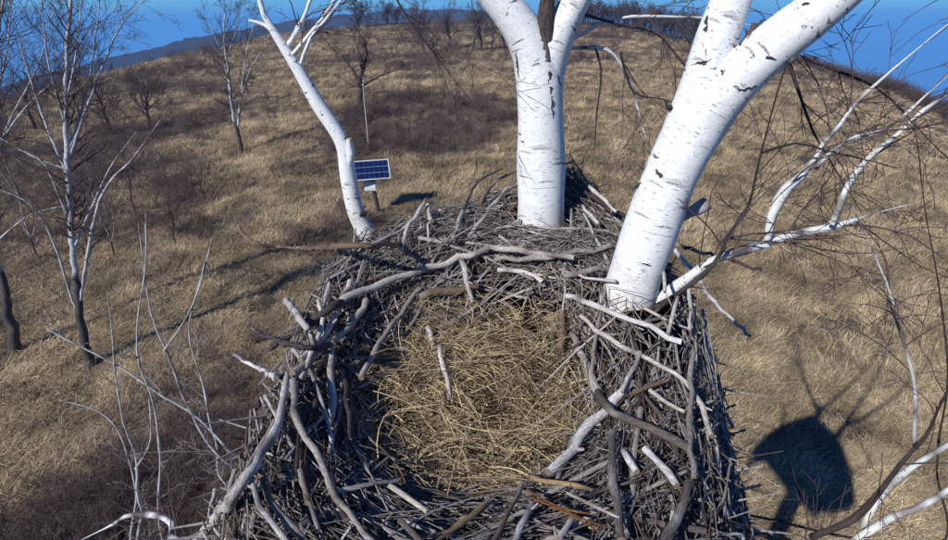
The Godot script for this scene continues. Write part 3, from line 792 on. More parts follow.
	scar(tree, [Vector3(0.922, 9.975, -1.752), Vector3(0.930, 9.982, -1.752), Vector3(0.939, 9.988, -1.753)], 0.0093)
	scar(tree, [Vector3(0.777, 9.885, -1.749), Vector3(0.807, 9.894, -1.745), Vector3(0.839, 9.903, -1.749)], 0.0048)
	scar(tree, [Vector3(0.700, 9.806, -1.770), Vector3(0.715, 9.801, -1.767), Vector3(0.730, 9.795, -1.764)], 0.0037)
	scar(tree, [Vector3(0.678, 9.708, -1.768), Vector3(0.689, 9.701, -1.766), Vector3(0.702, 9.692, -1.768)], 0.0038)
	scar(tree, [Vector3(0.567, 9.323, -1.764), Vector3(0.586, 9.320, -1.756), Vector3(0.607, 9.315, -1.756)], 0.0027)
	scar(tree, [Vector3(0.920, 10.125, -1.746), Vector3(0.924, 10.122, -1.735), Vector3(0.931, 10.120, -1.727)], 0.0045)
	scar(tree, [Vector3(0.738, 9.944, -1.789), Vector3(0.741, 9.938, -1.778), Vector3(0.745, 9.931, -1.772)], 0.0036)
	scar(tree, [Vector3(-0.711, 9.726, -2.622), Vector3(-0.698, 9.734, -2.626), Vector3(-0.687, 9.742, -2.639)], 0.0054)
	scar(tree, [Vector3(-0.605, 9.565, -2.621), Vector3(-0.593, 9.570, -2.633), Vector3(-0.583, 9.573, -2.652)], 0.0055)
	scar(tree, [Vector3(-0.731, 9.795, -2.625), Vector3(-0.724, 9.802, -2.636), Vector3(-0.719, 9.809, -2.655)], 0.0045)
	scar(tree, [Vector3(-0.562, 9.193, -2.615), Vector3(-0.548, 9.202, -2.625), Vector3(-0.537, 9.206, -2.651)], 0.0117)
	scar(tree, [Vector3(-0.618, 9.625, -2.645), Vector3(-0.607, 9.633, -2.652), Vector3(-0.595, 9.642, -2.652)], 0.0046)
	scar(tree, [Vector3(-0.624, 9.285, -2.629), Vector3(-0.605, 9.284, -2.616), Vector3(-0.588, 9.279, -2.614)], 0.0058)
	scar(tree, [Vector3(-0.794, 9.936, -2.644), Vector3(-0.784, 9.939, -2.652), Vector3(-0.773, 9.943, -2.652)], 0.0044)

# ---------------------------------------------------------------- the nest
func make_nest() -> void:
	nest = thing("stick_nest", "huge bird nest of woven sticks with a dry grass cup between white birch stems", "nest")
	# the packed litter under the sticks
	var mb := Mb.new()
	var segs := 72
	var rows := 22
	for k in rows + 1:
		for s in segs + 1:
			var a := TAU * s / segs
			var rho := 1.3 * float(k) / 17.0 if k <= 17 else 1.3 - 0.2 * (k - 17)
			var wob := 1.0 + 0.07 * no_fine.get_noise_2d(cos(a) * 3.0, sin(a) * 3.0)
			var z := -1.6 + (1.07 if sin(a) > 0.0 else 1.3) * rho * signf(sin(a)) * pow(absf(sin(a)), 0.667) * wob
			var fr := smoothstep(-1.9, -0.9, z)
			var x := 0.1 - 0.1 * fr + (0.78 - 0.1 * fr) * rho * signf(cos(a)) * pow(absf(cos(a)), 0.667) * wob
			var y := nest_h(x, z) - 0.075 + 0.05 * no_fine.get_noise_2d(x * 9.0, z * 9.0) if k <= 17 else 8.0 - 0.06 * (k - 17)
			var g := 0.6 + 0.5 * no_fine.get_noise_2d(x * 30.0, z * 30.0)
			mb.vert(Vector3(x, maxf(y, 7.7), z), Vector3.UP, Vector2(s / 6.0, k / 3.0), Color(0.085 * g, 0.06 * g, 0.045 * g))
	for k in rows:
		for s in segs:
			var a := k * (segs + 1) + s
			mb.tri(a, a + 1, a + segs + 2); mb.tri(a, a + segs + 2, a + segs + 1)
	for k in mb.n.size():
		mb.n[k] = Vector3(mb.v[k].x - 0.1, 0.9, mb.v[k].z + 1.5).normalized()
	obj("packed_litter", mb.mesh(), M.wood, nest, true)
	stick_at("branch", "grey", 0.0128, 0.0131, [Vector3(-0.544, 9.117, -1.407), Vector3(-0.491, 9.097, -1.613), Vector3(-0.439, 9.092, -1.734), Vector3(-0.403, 9.124, -1.872)], "")
	stick_at("branch", "pale", 0.0141, 0.0106, [Vector3(-0.483, 9.151, -1.805), Vector3(-0.351, 9.152, -1.959), Vector3(-0.232, 9.156, -2.053), Vector3(-0.111, 9.171, -2.117), Vector3(-0.029, 9.186, -2.146), Vector3(0.070, 9.209, -2.165), Vector3(0.228, 9.213, -2.123), Vector3(0.392, 9.233, -2.014)], "long pale bark covered branch along the back rim")
	stick_at("branch", "silver", 0.0096, 0.0103, [Vector3(-0.538, 9.124, -1.472), Vector3(-0.492, 9.120, -1.685), Vector3(-0.467, 9.182, -1.916)], "")
	stick_at("branch", "grey", 0.0101, 0.0090, [Vector3(-0.365, 9.026, -1.515), Vector3(-0.328, 9.036, -1.752), Vector3(-0.268, 9.062, -1.932), Vector3(-0.216, 9.094, -2.025)], "")
	stick_at("stick", "silver", 0.0110, 0.0091, [Vector3(-0.053, 9.190, -2.104), Vector3(-0.028, 9.113, -2.069), Vector3(-0.004, 9.039, -2.018)], "")
	stick_at("stick", "pale", 0.0103, 0.0114, [Vector3(-0.178, 9.023, -1.852), Vector3(-0.154, 8.977, -1.814), Vector3(-0.131, 8.953, -1.741)], "")
	stick_at("stick", "pale", 0.0090, 0.0074, [Vector3(-0.121, 9.023, -1.712), Vector3(-0.094, 8.984, -1.575), Vector3(-0.082, 8.943, -1.499)], "pale bark stick standing in the dry grass")
	stick_at("branch", "brown", 0.0170, 0.0143, [Vector3(-0.214, 9.070, -1.992), Vector3(-0.105, 9.072, -2.041), Vector3(0.016, 9.085, -2.069)], "")
	stick_at("stick", "grey", 0.0104, 0.0090, [Vector3(-0.151, 8.980, -1.889), Vector3(-0.075, 8.996, -1.954), Vector3(0.016, 9.031, -2.005)], "")
	stick_at("branch", "silver", 0.0092, 0.0144, [Vector3(-0.553, 9.121, -1.387), Vector3(-0.509, 9.132, -1.203), Vector3(-0.500, 9.143, -1.076), Vector3(-0.505, 9.153, -0.993), Vector3(-0.530, 9.131, -0.917), Vector3(-1.051, 8.298, -1.473)], "thick silvery branch curving down the left side")
	stick_at("branch", "grey", 0.0101, 0.0063, [Vector3(-0.518, 9.143, -1.340), Vector3(-0.453, 9.135, -1.156), Vector3(-0.367, 9.121, -1.040), Vector3(-0.299, 9.119, -0.929), Vector3(-0.198, 9.122, -0.807)], "")
	stick_at("branch", "brown", 0.0082, 0.0069, [Vector3(-0.505, 9.144, -1.015), Vector3(-0.443, 9.144, -0.905), Vector3(-0.372, 9.145, -0.826), Vector3(-0.318, 9.144, -0.782)], "")
	stick_at("stick", "silver", 0.0060, 0.0052, [Vector3(-0.488, 9.164, -0.936), Vector3(-0.444, 9.163, -0.865), Vector3(-0.355, 9.165, -0.769)], "")
	stick_at("branch", "silver", 0.0116, 0.0080, [Vector3(-0.475, 9.098, -1.587), Vector3(-0.411, 9.044, -1.312), Vector3(-0.377, 9.062, -1.127)], "")
	stick_at("stick", "pale", 0.0051, 0.0056, [Vector3(-0.336, 9.109, -0.955), Vector3(-0.267, 9.088, -0.994), Vector3(-0.186, 9.033, -1.070)], "")
	stick_at("stick", "white", 0.0104, 0.0079, [Vector3(-1.397, 8.300, -2.775), Vector3(-1.228, 8.298, -2.656), Vector3(-0.581, 9.125, -1.375)], "")
	stick_at("stick", "dark", 0.0114, 0.0095, [Vector3(-0.460, 9.068, -1.337), Vector3(-0.470, 9.090, -1.214)], "")
	stick_at("branch", "grey", 0.0110, 0.0142, [Vector3(0.345, 9.070, -1.716), Vector3(0.368, 9.046, -1.577), Vector3(0.389, 9.040, -1.403)], "")
	stick_at("branch", "darkgrey", 0.0119, 0.0115, [Vector3(0.377, 9.051, -1.408), Vector3(0.395, 9.088, -1.262), Vector3(0.458, 9.131, -1.145), Vector3(0.531, 9.124, -1.080)], "dark forked branch lying across the right side of the cup")
	stick_at("branch", "white", 0.0130, 0.0142, [Vector3(0.192, 9.029, -1.099), Vector3(0.263, 9.034, -1.180), Vector3(0.368, 9.047, -1.305), Vector3(0.475, 9.086, -1.415)], "white birch log beside the grass cup")
	stick_at("stick", "white", 0.0070, 0.0079, [Vector3(0.072, 9.123, -0.799), Vector3(0.101, 9.116, -0.861), Vector3(0.130, 9.094, -0.935)], "")
	stick_at("stick", "white", 0.0072, 0.0067, [Vector3(0.173, 9.124, -0.821), Vector3(0.211, 9.121, -0.877)], "")
	stick_at("branch", "darkgrey", 0.0103, 0.0094, [Vector3(0.366, 9.094, -1.177), Vector3(0.314, 9.131, -0.960), Vector3(0.296, 9.134, -0.808)], "dark upright branch at the front right")
	stick_at("branch", "darkgrey", 0.0085, 0.0090, [Vector3(0.469, 9.165, -0.932), Vector3(0.409, 9.163, -0.830), Vector3(0.361, 9.165, -0.765)], "")
	stick_at("stick", "grey", 0.0082, 0.0062, [Vector3(0.669, 9.162, -1.458), Vector3(0.582, 9.136, -1.231), Vector3(0.502, 9.134, -0.975)], "")
	stick_at("branch", "white", 0.0099, 0.0096, [Vector3(0.342, 9.152, -1.849), Vector3(0.467, 9.202, -1.630), Vector3(0.637, 9.183, -1.481)], "bluish white birch stick in front of the leaning stem")
	stick_at("branch", "pale", 0.0079, 0.0070, [Vector3(0.375, 9.132, -1.735), Vector3(0.465, 9.135, -1.534), Vector3(0.562, 9.144, -1.419), Vector3(0.619, 9.129, -1.303), Vector3(0.612, 9.109, -1.144)], "")
	stick_at("stick", "white", 0.0097, 0.0080, [Vector3(0.427, 9.110, -1.096), Vector3(0.465, 9.114, -0.971)], "")
	stick_at("stick", "white", 0.0079, 0.0074, [Vector3(0.377, 9.097, -1.103), Vector3(0.386, 9.111, -1.017)], "")
	stick_at("stick", "pale", 0.0030, 0.0028, [Vector3(0.207, 9.128, -0.937), Vector3(0.304, 9.142, -0.856)], "")
	stick_at("split_wood", "tan", 0.0089, 0.0051, [Vector3(0.146, 9.034, -1.079), Vector3(0.206, 9.077, -1.020), Vector3(0.265, 9.111, -0.965)], "tan splinter of split wood")
	stick_at("split_wood", "tan", 0.0045, 0.0100, [Vector3(-0.085, 9.122, -0.807), Vector3(-0.030, 9.108, -0.871), Vector3(0.037, 9.066, -0.975)], "tan splinter of split wood")
	stick_at("stick", "brown", 0.0053, 0.0064, [Vector3(0.036, 9.142, -0.790), Vector3(0.114, 9.080, -1.008)], "")
	stick_at("stick", "rust", 0.0026, 0.0019, [Vector3(0.128, 9.094, -0.957), Vector3(0.204, 9.130, -0.877), Vector3(0.280, 9.133, -0.839)], "")
	stick_at("stick", "rust", 0.0025, 0.0018, [Vector3(0.144, 9.104, -0.940), Vector3(0.222, 9.132, -0.860), Vector3(0.258, 9.132, -0.829)], "")
	stick_at("stick", "rust", 0.0027, 0.0019, [Vector3(0.121, 9.070, -1.008), Vector3(0.187, 9.123, -0.900), Vector3(0.246, 9.134, -0.874)], "")
	stick_at("stick", "pale", 0.0066, 0.0060, [Vector3(-0.204, 9.056, -1.028), Vector3(-0.103, 9.083, -0.925)], "")
	stick_at("stick", "white", 0.0169, 0.0110, [Vector3(1.685, 8.299, -4.353), Vector3(1.675, 8.299, -3.988), Vector3(1.653, 8.298, -3.381), Vector3(1.690, 8.299, -2.977)], "off white stick poking out over the right edge")
	stick_at("branch", "dark", 0.0199, 0.0103, [Vector3(1.649, 8.299, -4.678), Vector3(1.810, 8.299, -4.375), Vector3(2.018, 8.299, -4.186), Vector3(2.207, 8.300, -3.931)], "")
	stick_at("stick", "pale", 0.0060, 0.0057, [Vector3(0.678, 9.240, -1.670), Vector3(0.609, 9.182, -1.529)], "")
	stick_at("stick", "silver", 0.0061, 0.0057, [Vector3(0.730, 9.244, -1.715), Vector3(0.681, 9.187, -1.540)], "")
	stick_at("stick", "pale", 0.0064, 0.0060, [Vector3(0.666, 9.277, -1.823), Vector3(0.635, 9.255, -1.677)], "")
	stick_at("stick", "pale", 0.0092, 0.0082, [Vector3(-0.300, 9.205, -2.142), Vector3(-0.277, 9.269, -2.303), Vector3(-0.229, 9.305, -2.473)], "")
	stick_at("stick", "pale", 0.0096, 0.0076, [Vector3(-0.021, 9.231, -2.259), Vector3(0.054, 9.272, -2.427), Vector3(0.165, 9.326, -2.658)], "")
	stick_at("stick", "silver", 0.0098, 0.0105, [Vector3(-0.183, 9.273, -2.331), Vector3(-0.215, 9.284, -2.521)], "")
	stick_at("stick", "silver", 0.0095, 0.0086, [Vector3(-0.088, 9.230, -2.214), Vector3(-0.038, 9.277, -2.574)], "")
	stick_at("stick", "dark", 0.0083, 0.0043, [Vector3(-0.055, 9.265, -2.477), Vector3(-0.019, 9.308, -2.584), Vector3(0.019, 9.355, -2.645), Vector3(0.130, 9.415, -2.677)], "")
	stick_at("stick", "brown", 0.0107, 0.0066, [Vector3(0.029, 9.270, -2.580), Vector3(0.078, 9.324, -2.666), Vector3(0.143, 9.370, -2.718), Vector3(0.214, 9.403, -2.702)], "")
	stick_at("stick", "white", 0.0092, 0.0106, [Vector3(0.098, 9.141, -2.104), Vector3(0.194, 9.145, -2.075), Vector3(0.271, 9.136, -2.001)], "")
	stick_at("branch", "dark", 0.0087, 0.0080, [Vector3(0.431, 9.372, -2.671), Vector3(0.575, 9.303, -2.538), Vector3(0.674, 9.280, -2.378)], "")
	stick_at("stick", "pale", 0.0086, 0.0080, [Vector3(0.549, 9.347, -2.620), Vector3(0.637, 9.292, -2.397)], "")
	stick_at("stick", "white", 0.0083, 0.0078, [Vector3(0.501, 9.293, -2.481), Vector3(0.540, 9.270, -2.299)], "")
	stick_at("stick", "grey", 0.0104, 0.0099, [Vector3(0.349, 9.182, -1.960), Vector3(0.467, 9.256, -1.879)], "")
	stick_at("branch", "grey", 0.0112, 0.0109, [Vector3(0.086, 9.174, -2.132), Vector3(0.343, 9.221, -2.074), Vector3(0.551, 9.243, -2.124)], "")
	stick_at("branch", "brown", 0.0113, 0.0165, [Vector3(-0.309, 9.220, -2.193), Vector3(-0.507, 9.293, -1.980), Vector3(-1.548, 8.299, -4.397), Vector3(-1.883, 8.299, -4.511), Vector3(-2.169, 8.300, -4.881)], "thin brown branch sticking out past the left rim")
	stick_at("stick", "dark", 0.0091, 0.0085, [Vector3(-0.484, 9.084, -1.621), Vector3(-0.566, 9.170, -1.484), Vector3(-1.407, 8.299, -3.074)], "")
	stick_at("stick", "silver", 0.0074, 0.0186, [Vector3(-0.515, 9.087, -1.587), Vector3(-0.588, 9.161, -1.669), Vector3(-1.295, 8.300, -3.452)], "")
	stick_at("branch", "dark", 0.0131, 0.0133, [Vector3(-0.480, 9.128, -1.865), Vector3(-0.571, 9.121, -1.712), Vector3(-1.204, 8.299, -2.841)], "")
	stick_at("stick", "pale", 0.0081, 0.0063, [Vector3(-0.520, 9.101, -1.400), Vector3(-0.506, 9.139, -1.628), Vector3(-0.542, 9.192, -1.740)], "")
	stick_at("stick", "silver", 0.0069, 0.0053, [Vector3(0.512, 9.148, -1.478), Vector3(0.433, 9.090, -1.355)], "")
	stick_at("stick", "pale", 0.0064, 0.0048, [Vector3(0.501, 9.122, -1.321), Vector3(0.567, 9.124, -1.221)], "")
	stick_at("stick", "brown", 0.0065, 0.0052, [Vector3(0.449, 9.099, -1.329), Vector3(0.561, 9.134, -1.353)], "")
	stick_at("stick", "dark", 0.0035, 0.0054, [Vector3(0.594, 9.126, -1.187), Vector3(1.317, 8.299, -2.309)], "")
	stick_at("stick", "dark", 0.0035, 0.0051, [Vector3(0.622, 9.097, -1.143), Vector3(1.285, 8.300, -2.120)], "")
	stick_at("stick", "grey", 0.0040, 0.0060, [Vector3(0.498, 9.123, -0.922), Vector3(1.200, 8.297, -1.781)], "")
	stick_at("stick", "dark", 0.0050, 0.0068, [Vector3(0.546, 9.076, -0.909), Vector3(1.187, 8.298, -1.509)], "")
	stick_at("stick", "brown", 0.0136, 0.0114, [Vector3(0.299, 9.032, -1.672), Vector3(0.322, 9.102, -1.818)], "")
	stick_at("stick", "dark", 0.0040, 0.0033, [Vector3(0.225, 9.110, -0.934), Vector3(0.381, 9.124, -0.979)], "")
	stick_at("stick", "darkgrey", 0.0067, 0.0049, [Vector3(-0.158, 9.115, -0.874), Vector3(-0.067, 9.122, -0.772)], "")
	stick_at("stick", "dark", 0.0058, 0.0060, [Vector3(-0.273, 9.122, -0.869), Vector3(-0.343, 9.109, -1.025)], "")
	stick_at("stick", "grey", 0.0063, 0.0045, [Vector3(-0.408, 9.124, -1.010), Vector3(-0.324, 9.123, -0.843)], "")
	stick_at("stick", "grey", 0.0055, 0.0041, [Vector3(-0.583, 9.086, -1.050), Vector3(-0.575, 9.047, -0.935)], "")
	stick_at("stick", "silver", 0.0093, 0.0068, [Vector3(-1.074, 8.300, -1.751), Vector3(-1.010, 8.298, -1.509)], "")
	stick_at("stick", "grey", 0.0059, 0.0042, [Vector3(-0.525, 9.123, -1.190), Vector3(-0.537, 9.124, -1.010)], "")
	stick_at("stick", "dark", 0.0092, 0.0035, [Vector3(-1.094, 8.300, -2.349), Vector3(-0.572, 9.105, -1.063)], "")
	stick_at("stick", "dark", 0.0059, 0.0041, [Vector3(-0.453, 9.113, -1.163), Vector3(-0.409, 9.124, -0.979)], "")
	stick_at("stick", "dark", 0.0086, 0.0058, [Vector3(-0.409, 9.041, -1.482), Vector3(-0.334, 9.053, -1.193)], "")
	for k in 250:
		var one_mb := Mb.new()
		if lay_one(one_mb, 0.3, 0.95, -0.01, 0.055, 0.004, 0.0095, 6, false): obj("stick", one_mb.mesh(), M.wood, nest)
	for k in 300:
		var one_mb := Mb.new()
		if lay_one(one_mb, 0.2, 0.6, 0.0, 0.07, 0.002, 0.0045, 5, rng.randf() < 0.7): obj("twig", one_mb.mesh(), M.wood, nest)
	var under := Mb.new()
	for k in 600:
		var phi := rng.randf() * TAU
		var rho := rng.randf_range(0.86, 1.2)
		var z := -1.6 + (1.07 if sin(phi) > 0.0 else 1.3) * rho * signf(sin(phi)) * pow(absf(sin(phi)), 0.667)
		var fr := smoothstep(-1.9, -0.9, z)
		var x := 0.1 - 0.1 * fr + (0.78 - 0.1 * fr) * rho * signf(cos(phi)) * pow(absf(cos(phi)), 0.667)
		if z > -0.6: continue
		var out := Vector3(x - 0.05, 0, z + 1.6).normalized().rotated(Vector3.UP, rng.randfn(0.0, 0.75))
		var a := Vector3(x, nest_h(x, z) - rng.randf_range(0.0, 0.05), z) - out * 0.12
		var l := rng.randf_range(0.06, 0.22)
		var b := a + (out + Vector3.UP * rng.randf_range(-0.75, 0.35)).normalized() * (l + 0.1)
		if not clear_of_stems(a, b): continue
		var mid := a.lerp(b, 0.55) + Vector3(rng.randf_range(-1, 1), rng.randf_range(-1, 1), rng.randf_range(-1, 1)) * 0.02
		var r := rng.randf_range(0.0015, 0.0055)
		under.tube(PackedVector3Array([a, mid, b]), PackedFloat32Array([r, r * 0.8, r * 0.45]), 5, bark_cols(rand_tone(k % 2 == 0), 3), 0.25, Color(0.2, 0.17, 0.14))
		if rng.randf() < 0.5:
			var e := mid + off_axis((b - mid).normalized(), 0.6) * l * 0.4
			under.tube(PackedVector3Array([mid, e]), PackedFloat32Array([r * 0.6, r * 0.3]), 4, bark_cols("brown", 2), 0.25)
	for k in 4200: lay_one(under, 0.14, 0.46, -0.09, 0.025, 0.0025, 0.0075, 5, k % 2 == 0)
	for k in 4600: lay_one(under, 0.08, 0.34, -0.03, 0.05, 0.001, 0.0026, 4, k % 3 != 0)
	for k in 110:
		var a := rng.randf() * TAU
		var q := rng.randf_range(0.82, 1.12)
		var at := Vector3(-0.01 + 0.39 * q * cos(a), 0, -1.53 + 0.5 * q * sin(a))
		var d := Vector3(1, 0, 0).rotated(Vector3.UP, rng.randf() * TAU) * rng.randf_range(0.06, 0.2)
		if not clear_of_stems(at - d, at + d): continue
		var p0 := at - d
		var p1 := at + d
		var pm := at + Vector3(rng.randf_range(-0.02, 0.02), 0, rng.randf_range(-0.02, 0.02))
		p0.y = nest_h(p0.x, p0.z) + 0.02; p1.y = nest_h(p1.x, p1.z) + 0.02; pm.y = maxf(nest_h(pm.x, pm.z) + 0.025, (p0.y + p1.y) * 0.5)
		var r := rng.randf_range(0.0015, 0.0048)
		under.tube(PackedVector3Array([p0, pm, p1]), PackedFloat32Array([r, r * 0.85, r * 0.55]), 5, bark_cols(rand_tone(k % 2 == 0), 3), 0.25, Color(0.2, 0.17, 0.14))
	for k in 1800: lay_one(under, 0.22, 0.7, 0.0, 0.06, 0.0011, 0.0024, 4, k % 4 != 0)
	for k in 500: lay_one(under, 0.02, 0.07, 0.0, 0.03, 0.002, 0.0055, 4, false)
	obj("small_sticks", under.mesh(), M.wood, nest, true)
	# dry grass in the cup
	var st := Mb.new()
	for k in 20000:
		var a := rng.randf() * TAU
		var q := sqrt(rng.randf()) * 1.12
		var x := -0.01 + 0.385 * q * cos(a)
		var z := -1.53 + 0.5 * q * sin(a)
		if q > 0.85 and no_mid.get_noise_2d(x * 40.0, z * 40.0) < 0.05: continue
		var turn := a + PI / 2 + rng.randfn(0.0, 0.7) if rng.randf() < 0.55 else rng.randf() * TAU
		var l := rng.randf_range(0.06, 0.26)
		var curl := rng.randf_range(-2.4, 2.4)
		var y := nest_h(x, z) + rng.randf_range(-0.045, 0.03) + 0.05 * no_fine.get_noise_2d(x * 9.0, z * 9.0) + 0.035 * exp(-pow((x + 0.01) / 0.3, 2.0) - pow((z + 1.55) / 0.38, 2.0)) + 0.05 * exp(-pow((x + 0.02) / 0.2, 2.0) - pow((z + 1.75) / 0.14, 2.0)) - 0.04 * exp(-pow((x - 0.07) / 0.12, 2.0) - pow((z + 1.45) / 0.15, 2.0))
		var pts := PackedVector3Array()
		var p := Vector3(x, y, z)
		var lift := rng.randf_range(-0.25, 0.4)
		for j in 6:
			pts.append(p)
			p += Vector3(cos(turn), lift, sin(turn)) * l / 5.0
			turn += curl / 5.0
			lift -= 0.13
		var cc := Color(0.56, 0.45, 0.27) if rng.randf() < 0.45 else Color(0.36, 0.28, 0.165) if rng.randf() < 0.5 else Color(0.15, 0.105, 0.07)
		st.strip(pts, rng.randf_range(0.0005, 0.0013) * (1.7 if rng.randf() < 0.12 else 1.0), Vector3(-sin(turn), rng.randf_range(-0.5, 0.5), cos(turn)), jit(cc, 0.2), 0.5)
	obj("grass_lining", st.mesh(), M.straw, nest, true)
	# pale flakes of bark and wood lying in and beside the cup
	for q in [Vector3(-0.19, 8.97, -1.86), Vector3(-0.5, 9.0, -1.3), Vector3(-0.43, 9.0, -1.12), Vector3(0.2, 8.98, -1.05), Vector3(-0.25, 8.97, -1.02), Vector3(0.5, 9.03, -1.25), Vector3(0.12, 9.0, -2.15), Vector3(-0.56, 9.02, -1.45)]:
		var f := Mb.new()
		var pts := PackedVector3Array()
		var rad := PackedFloat32Array()
		var d := Vector3(rng.randf_range(-1, 1), 0.25, rng.randf_range(-1, 1)).normalized()
		for j in 5:
			pts.append(q + d * 0.012 * j + Vector3(0, 0.003 * sin(j * 1.7), 0))
			rad.append(0.011 * sin(0.5 + j * 0.55) * rng.randf_range(0.7, 1.2))
		f.tube(pts, rad, 6, one(Color(0.62, 0.6, 0.58)), 0.2, Color(0.6, 0.56, 0.5), 0.3, rng)
		obj("bark_flake", f.mesh(), M.wood, nest)

# ---------------------------------------------------------------- trees on the hillside
func make_other_trees() -> void:
	var birch_left := grown("birch_tree", "slim birch with many upswept white limbs, dark at its foot, left of the nest", "birch", 0.0045, 1.3)
	var birch_edge := grown("birch_tree", "dark footed birch cut off by the left edge of the picture", "birch", 0.0045, 1.5)
	var birch_mid := grown("birch_tree", "small forked pale birch alone on the slope left of the curved stem", "birch", 0.008, 1.5)
	var crooked := grown("bare_tree", "small dark crooked tree with a long level limb behind the solar panel", "dark", 0.011, 1.3)
	trunk_of(birch_left, [Vector3(-14.084, -2.139, -17.239), Vector3(-13.828, -0.082, -17.239), Vector3(-13.393, 2.244, -17.239), Vector3(-13.003, 4.017, -17.239), Vector3(-12.517, 5.970, -17.239), Vector3(-12.129, 7.471, -17.239), Vector3(-11.601, 9.135, -17.239), Vector3(-11.006, 10.668, -17.239), Vector3(-10.416, 12.310, -17.239)], [0.1839, 0.1411, 0.1091, 0.0968, 0.0848, 0.0669, 0.0570, 0.0411, 0.0157])
	limb_of(birch_left, [Vector3(-12.686, 5.403, -17.239), Vector3(-12.857, 7.122, -17.231), Vector3(-13.134, 8.790, -17.545), Vector3(-12.568, 10.561, -16.938)], 0.0484)
	limb_of(birch_left, [Vector3(-12.545, 5.877, -17.239), Vector3(-11.575, 7.414, -17.231), Vector3(-10.779, 8.845, -17.545), Vector3(-9.686, 9.819, -16.938), Vector3(-8.893, 10.569, -17.237)], 0.0479)
	limb_of(birch_left, [Vector3(-12.394, 6.279, -17.239), Vector3(-11.498, 8.143, -17.583), Vector3(-10.424, 9.793, -17.009), Vector3(-10.052, 10.906, -17.128)], 0.0427)
	limb_of(birch_left, [Vector3(-13.128, 3.148, -17.239), Vector3(-11.612, 5.504, -17.583), Vector3(-10.072, 6.868, -17.009)], 0.0459)
	limb_of(birch_left, [Vector3(-13.092, 3.604, -17.239), Vector3(-13.170, 5.848, -17.103), Vector3(-13.785, 6.326, -17.030)], 0.0404)
	limb_of(birch_left, [Vector3(-13.554, 1.110, -17.239), Vector3(-11.987, 4.640, -17.391), Vector3(-10.285, 6.115, -16.890), Vector3(-9.511, 7.145, -17.440)], 0.0640)
	limb_of(birch_left, [Vector3(-13.817, -0.287, -17.239), Vector3(-14.106, 3.189, -17.583), Vector3(-13.972, 4.596, -17.009), Vector3(-14.849, 5.049, -17.128)], 0.0494)
	limb_of(birch_left, [Vector3(-12.274, 6.884, -17.239), Vector3(-12.157, 8.608, -17.103), Vector3(-11.840, 10.170, -17.030), Vector3(-11.964, 11.174, -17.587)], 0.0374)
	limb_of(birch_left, [Vector3(-12.013, 7.758, -17.239), Vector3(-11.122, 9.405, -17.103), Vector3(-10.532, 10.902, -17.030)], 0.0366)
	limb_of(birch_left, [Vector3(-12.610, 5.657, -17.239), Vector3(-13.530, 6.157, -17.103), Vector3(-14.322, 6.775, -17.030)], 0.0385)
	trunk_of(birch_edge, [Vector3(-17.371, -1.982, -18.190), Vector3(-17.126, -0.218, -18.190), Vector3(-16.887, 1.219, -18.190), Vector3(-16.734, 2.764, -18.190), Vector3(-16.113, 5.076, -18.190), Vector3(-15.073, 7.629, -18.190), Vector3(-13.969, 9.907, -18.190), Vector3(-13.060, 11.708, -18.190)], [0.2101, 0.1661, 0.1255, 0.1042, 0.0825, 0.0623, 0.0442, 0.0211])
	limb_of(birch_edge, [Vector3(-16.113, 5.076, -18.190), Vector3(-14.659, 7.018, -18.190), Vector3(-13.143, 8.799, -18.190), Vector3(-12.184, 10.439, -18.190)], 0.0462)
	limb_of(birch_edge, [Vector3(-15.809, 5.743, -18.190), Vector3(-14.063, 7.387, -18.190), Vector3(-12.866, 8.222, -18.190)], 0.0455)
	limb_of(birch_edge, [Vector3(-15.291, 7.018, -18.190), Vector3(-14.203, 8.799, -18.190), Vector3(-13.434, 10.439, -18.190)], 0.0442)
	limb_of(birch_edge, [Vector3(-16.734, 2.764, -18.190), Vector3(-15.057, 3.860, -18.190), Vector3(-13.596, 4.214, -18.190)], 0.0365)
	trunk_of(birch_mid, [Vector3(-17.573, 0.286, -42.576), Vector3(-17.652, 2.156, -42.576), Vector3(-17.742, 3.749, -42.576), Vector3(-17.558, 6.385, -42.576), Vector3(-17.420, 8.692, -42.576), Vector3(-16.936, 10.584, -42.576)], [0.1707, 0.1341, 0.1173, 0.0928, 0.0557, 0.0273])
	limb_of(birch_mid, [Vector3(-17.678, 2.009, -42.576), Vector3(-16.734, 5.361, -42.576), Vector3(-15.855, 8.044, -42.576), Vector3(-14.820, 10.150, -42.576)], 0.0914)
	limb_of(birch_mid, [Vector3(-17.610, 5.705, -42.576), Vector3(-17.960, 8.044, -42.576), Vector3(-18.530, 9.774, -42.576)], 0.0629)
	limb_of(birch_mid, [Vector3(-17.058, 4.316, -42.576), Vector3(-15.988, 6.385, -42.576), Vector3(-14.403, 8.369, -42.576)], 0.0638)
	limb_of(birch_mid, [Vector3(-17.448, 7.387, -42.576), Vector3(-16.334, 9.331, -42.576), Vector3(-15.927, 10.893, -42.576)], 0.0494)
	trunk_of(crooked, [Vector3(-10.766, 1.425, -54.689), Vector3(-10.521, 3.390, -54.689), Vector3(-10.525, 4.454, -54.689), Vector3(-10.163, 5.501, -54.689), Vector3(-9.779, 6.870, -54.689), Vector3(-9.866, 8.043, -54.689)], [0.1891, 0.2095, 0.1846, 0.1602, 0.1358, 0.0897])
	limb_of(crooked, [Vector3(-10.384, 3.924, -54.689), Vector3(-8.654, 4.805, -54.689), Vector3(-6.592, 5.501, -54.689), Vector3(-5.661, 5.846, -54.689)], 0.0927)
	limb_of(crooked, [Vector3(-10.525, 4.454, -54.689), Vector3(-11.337, 5.674, -54.689), Vector3(-12.298, 7.039, -54.689)], 0.0923)
	limb_of(crooked, [Vector3(-9.938, 6.018, -54.689), Vector3(-8.729, 6.360, -54.689), Vector3(-7.435, 6.700, -54.689)], 0.0729)
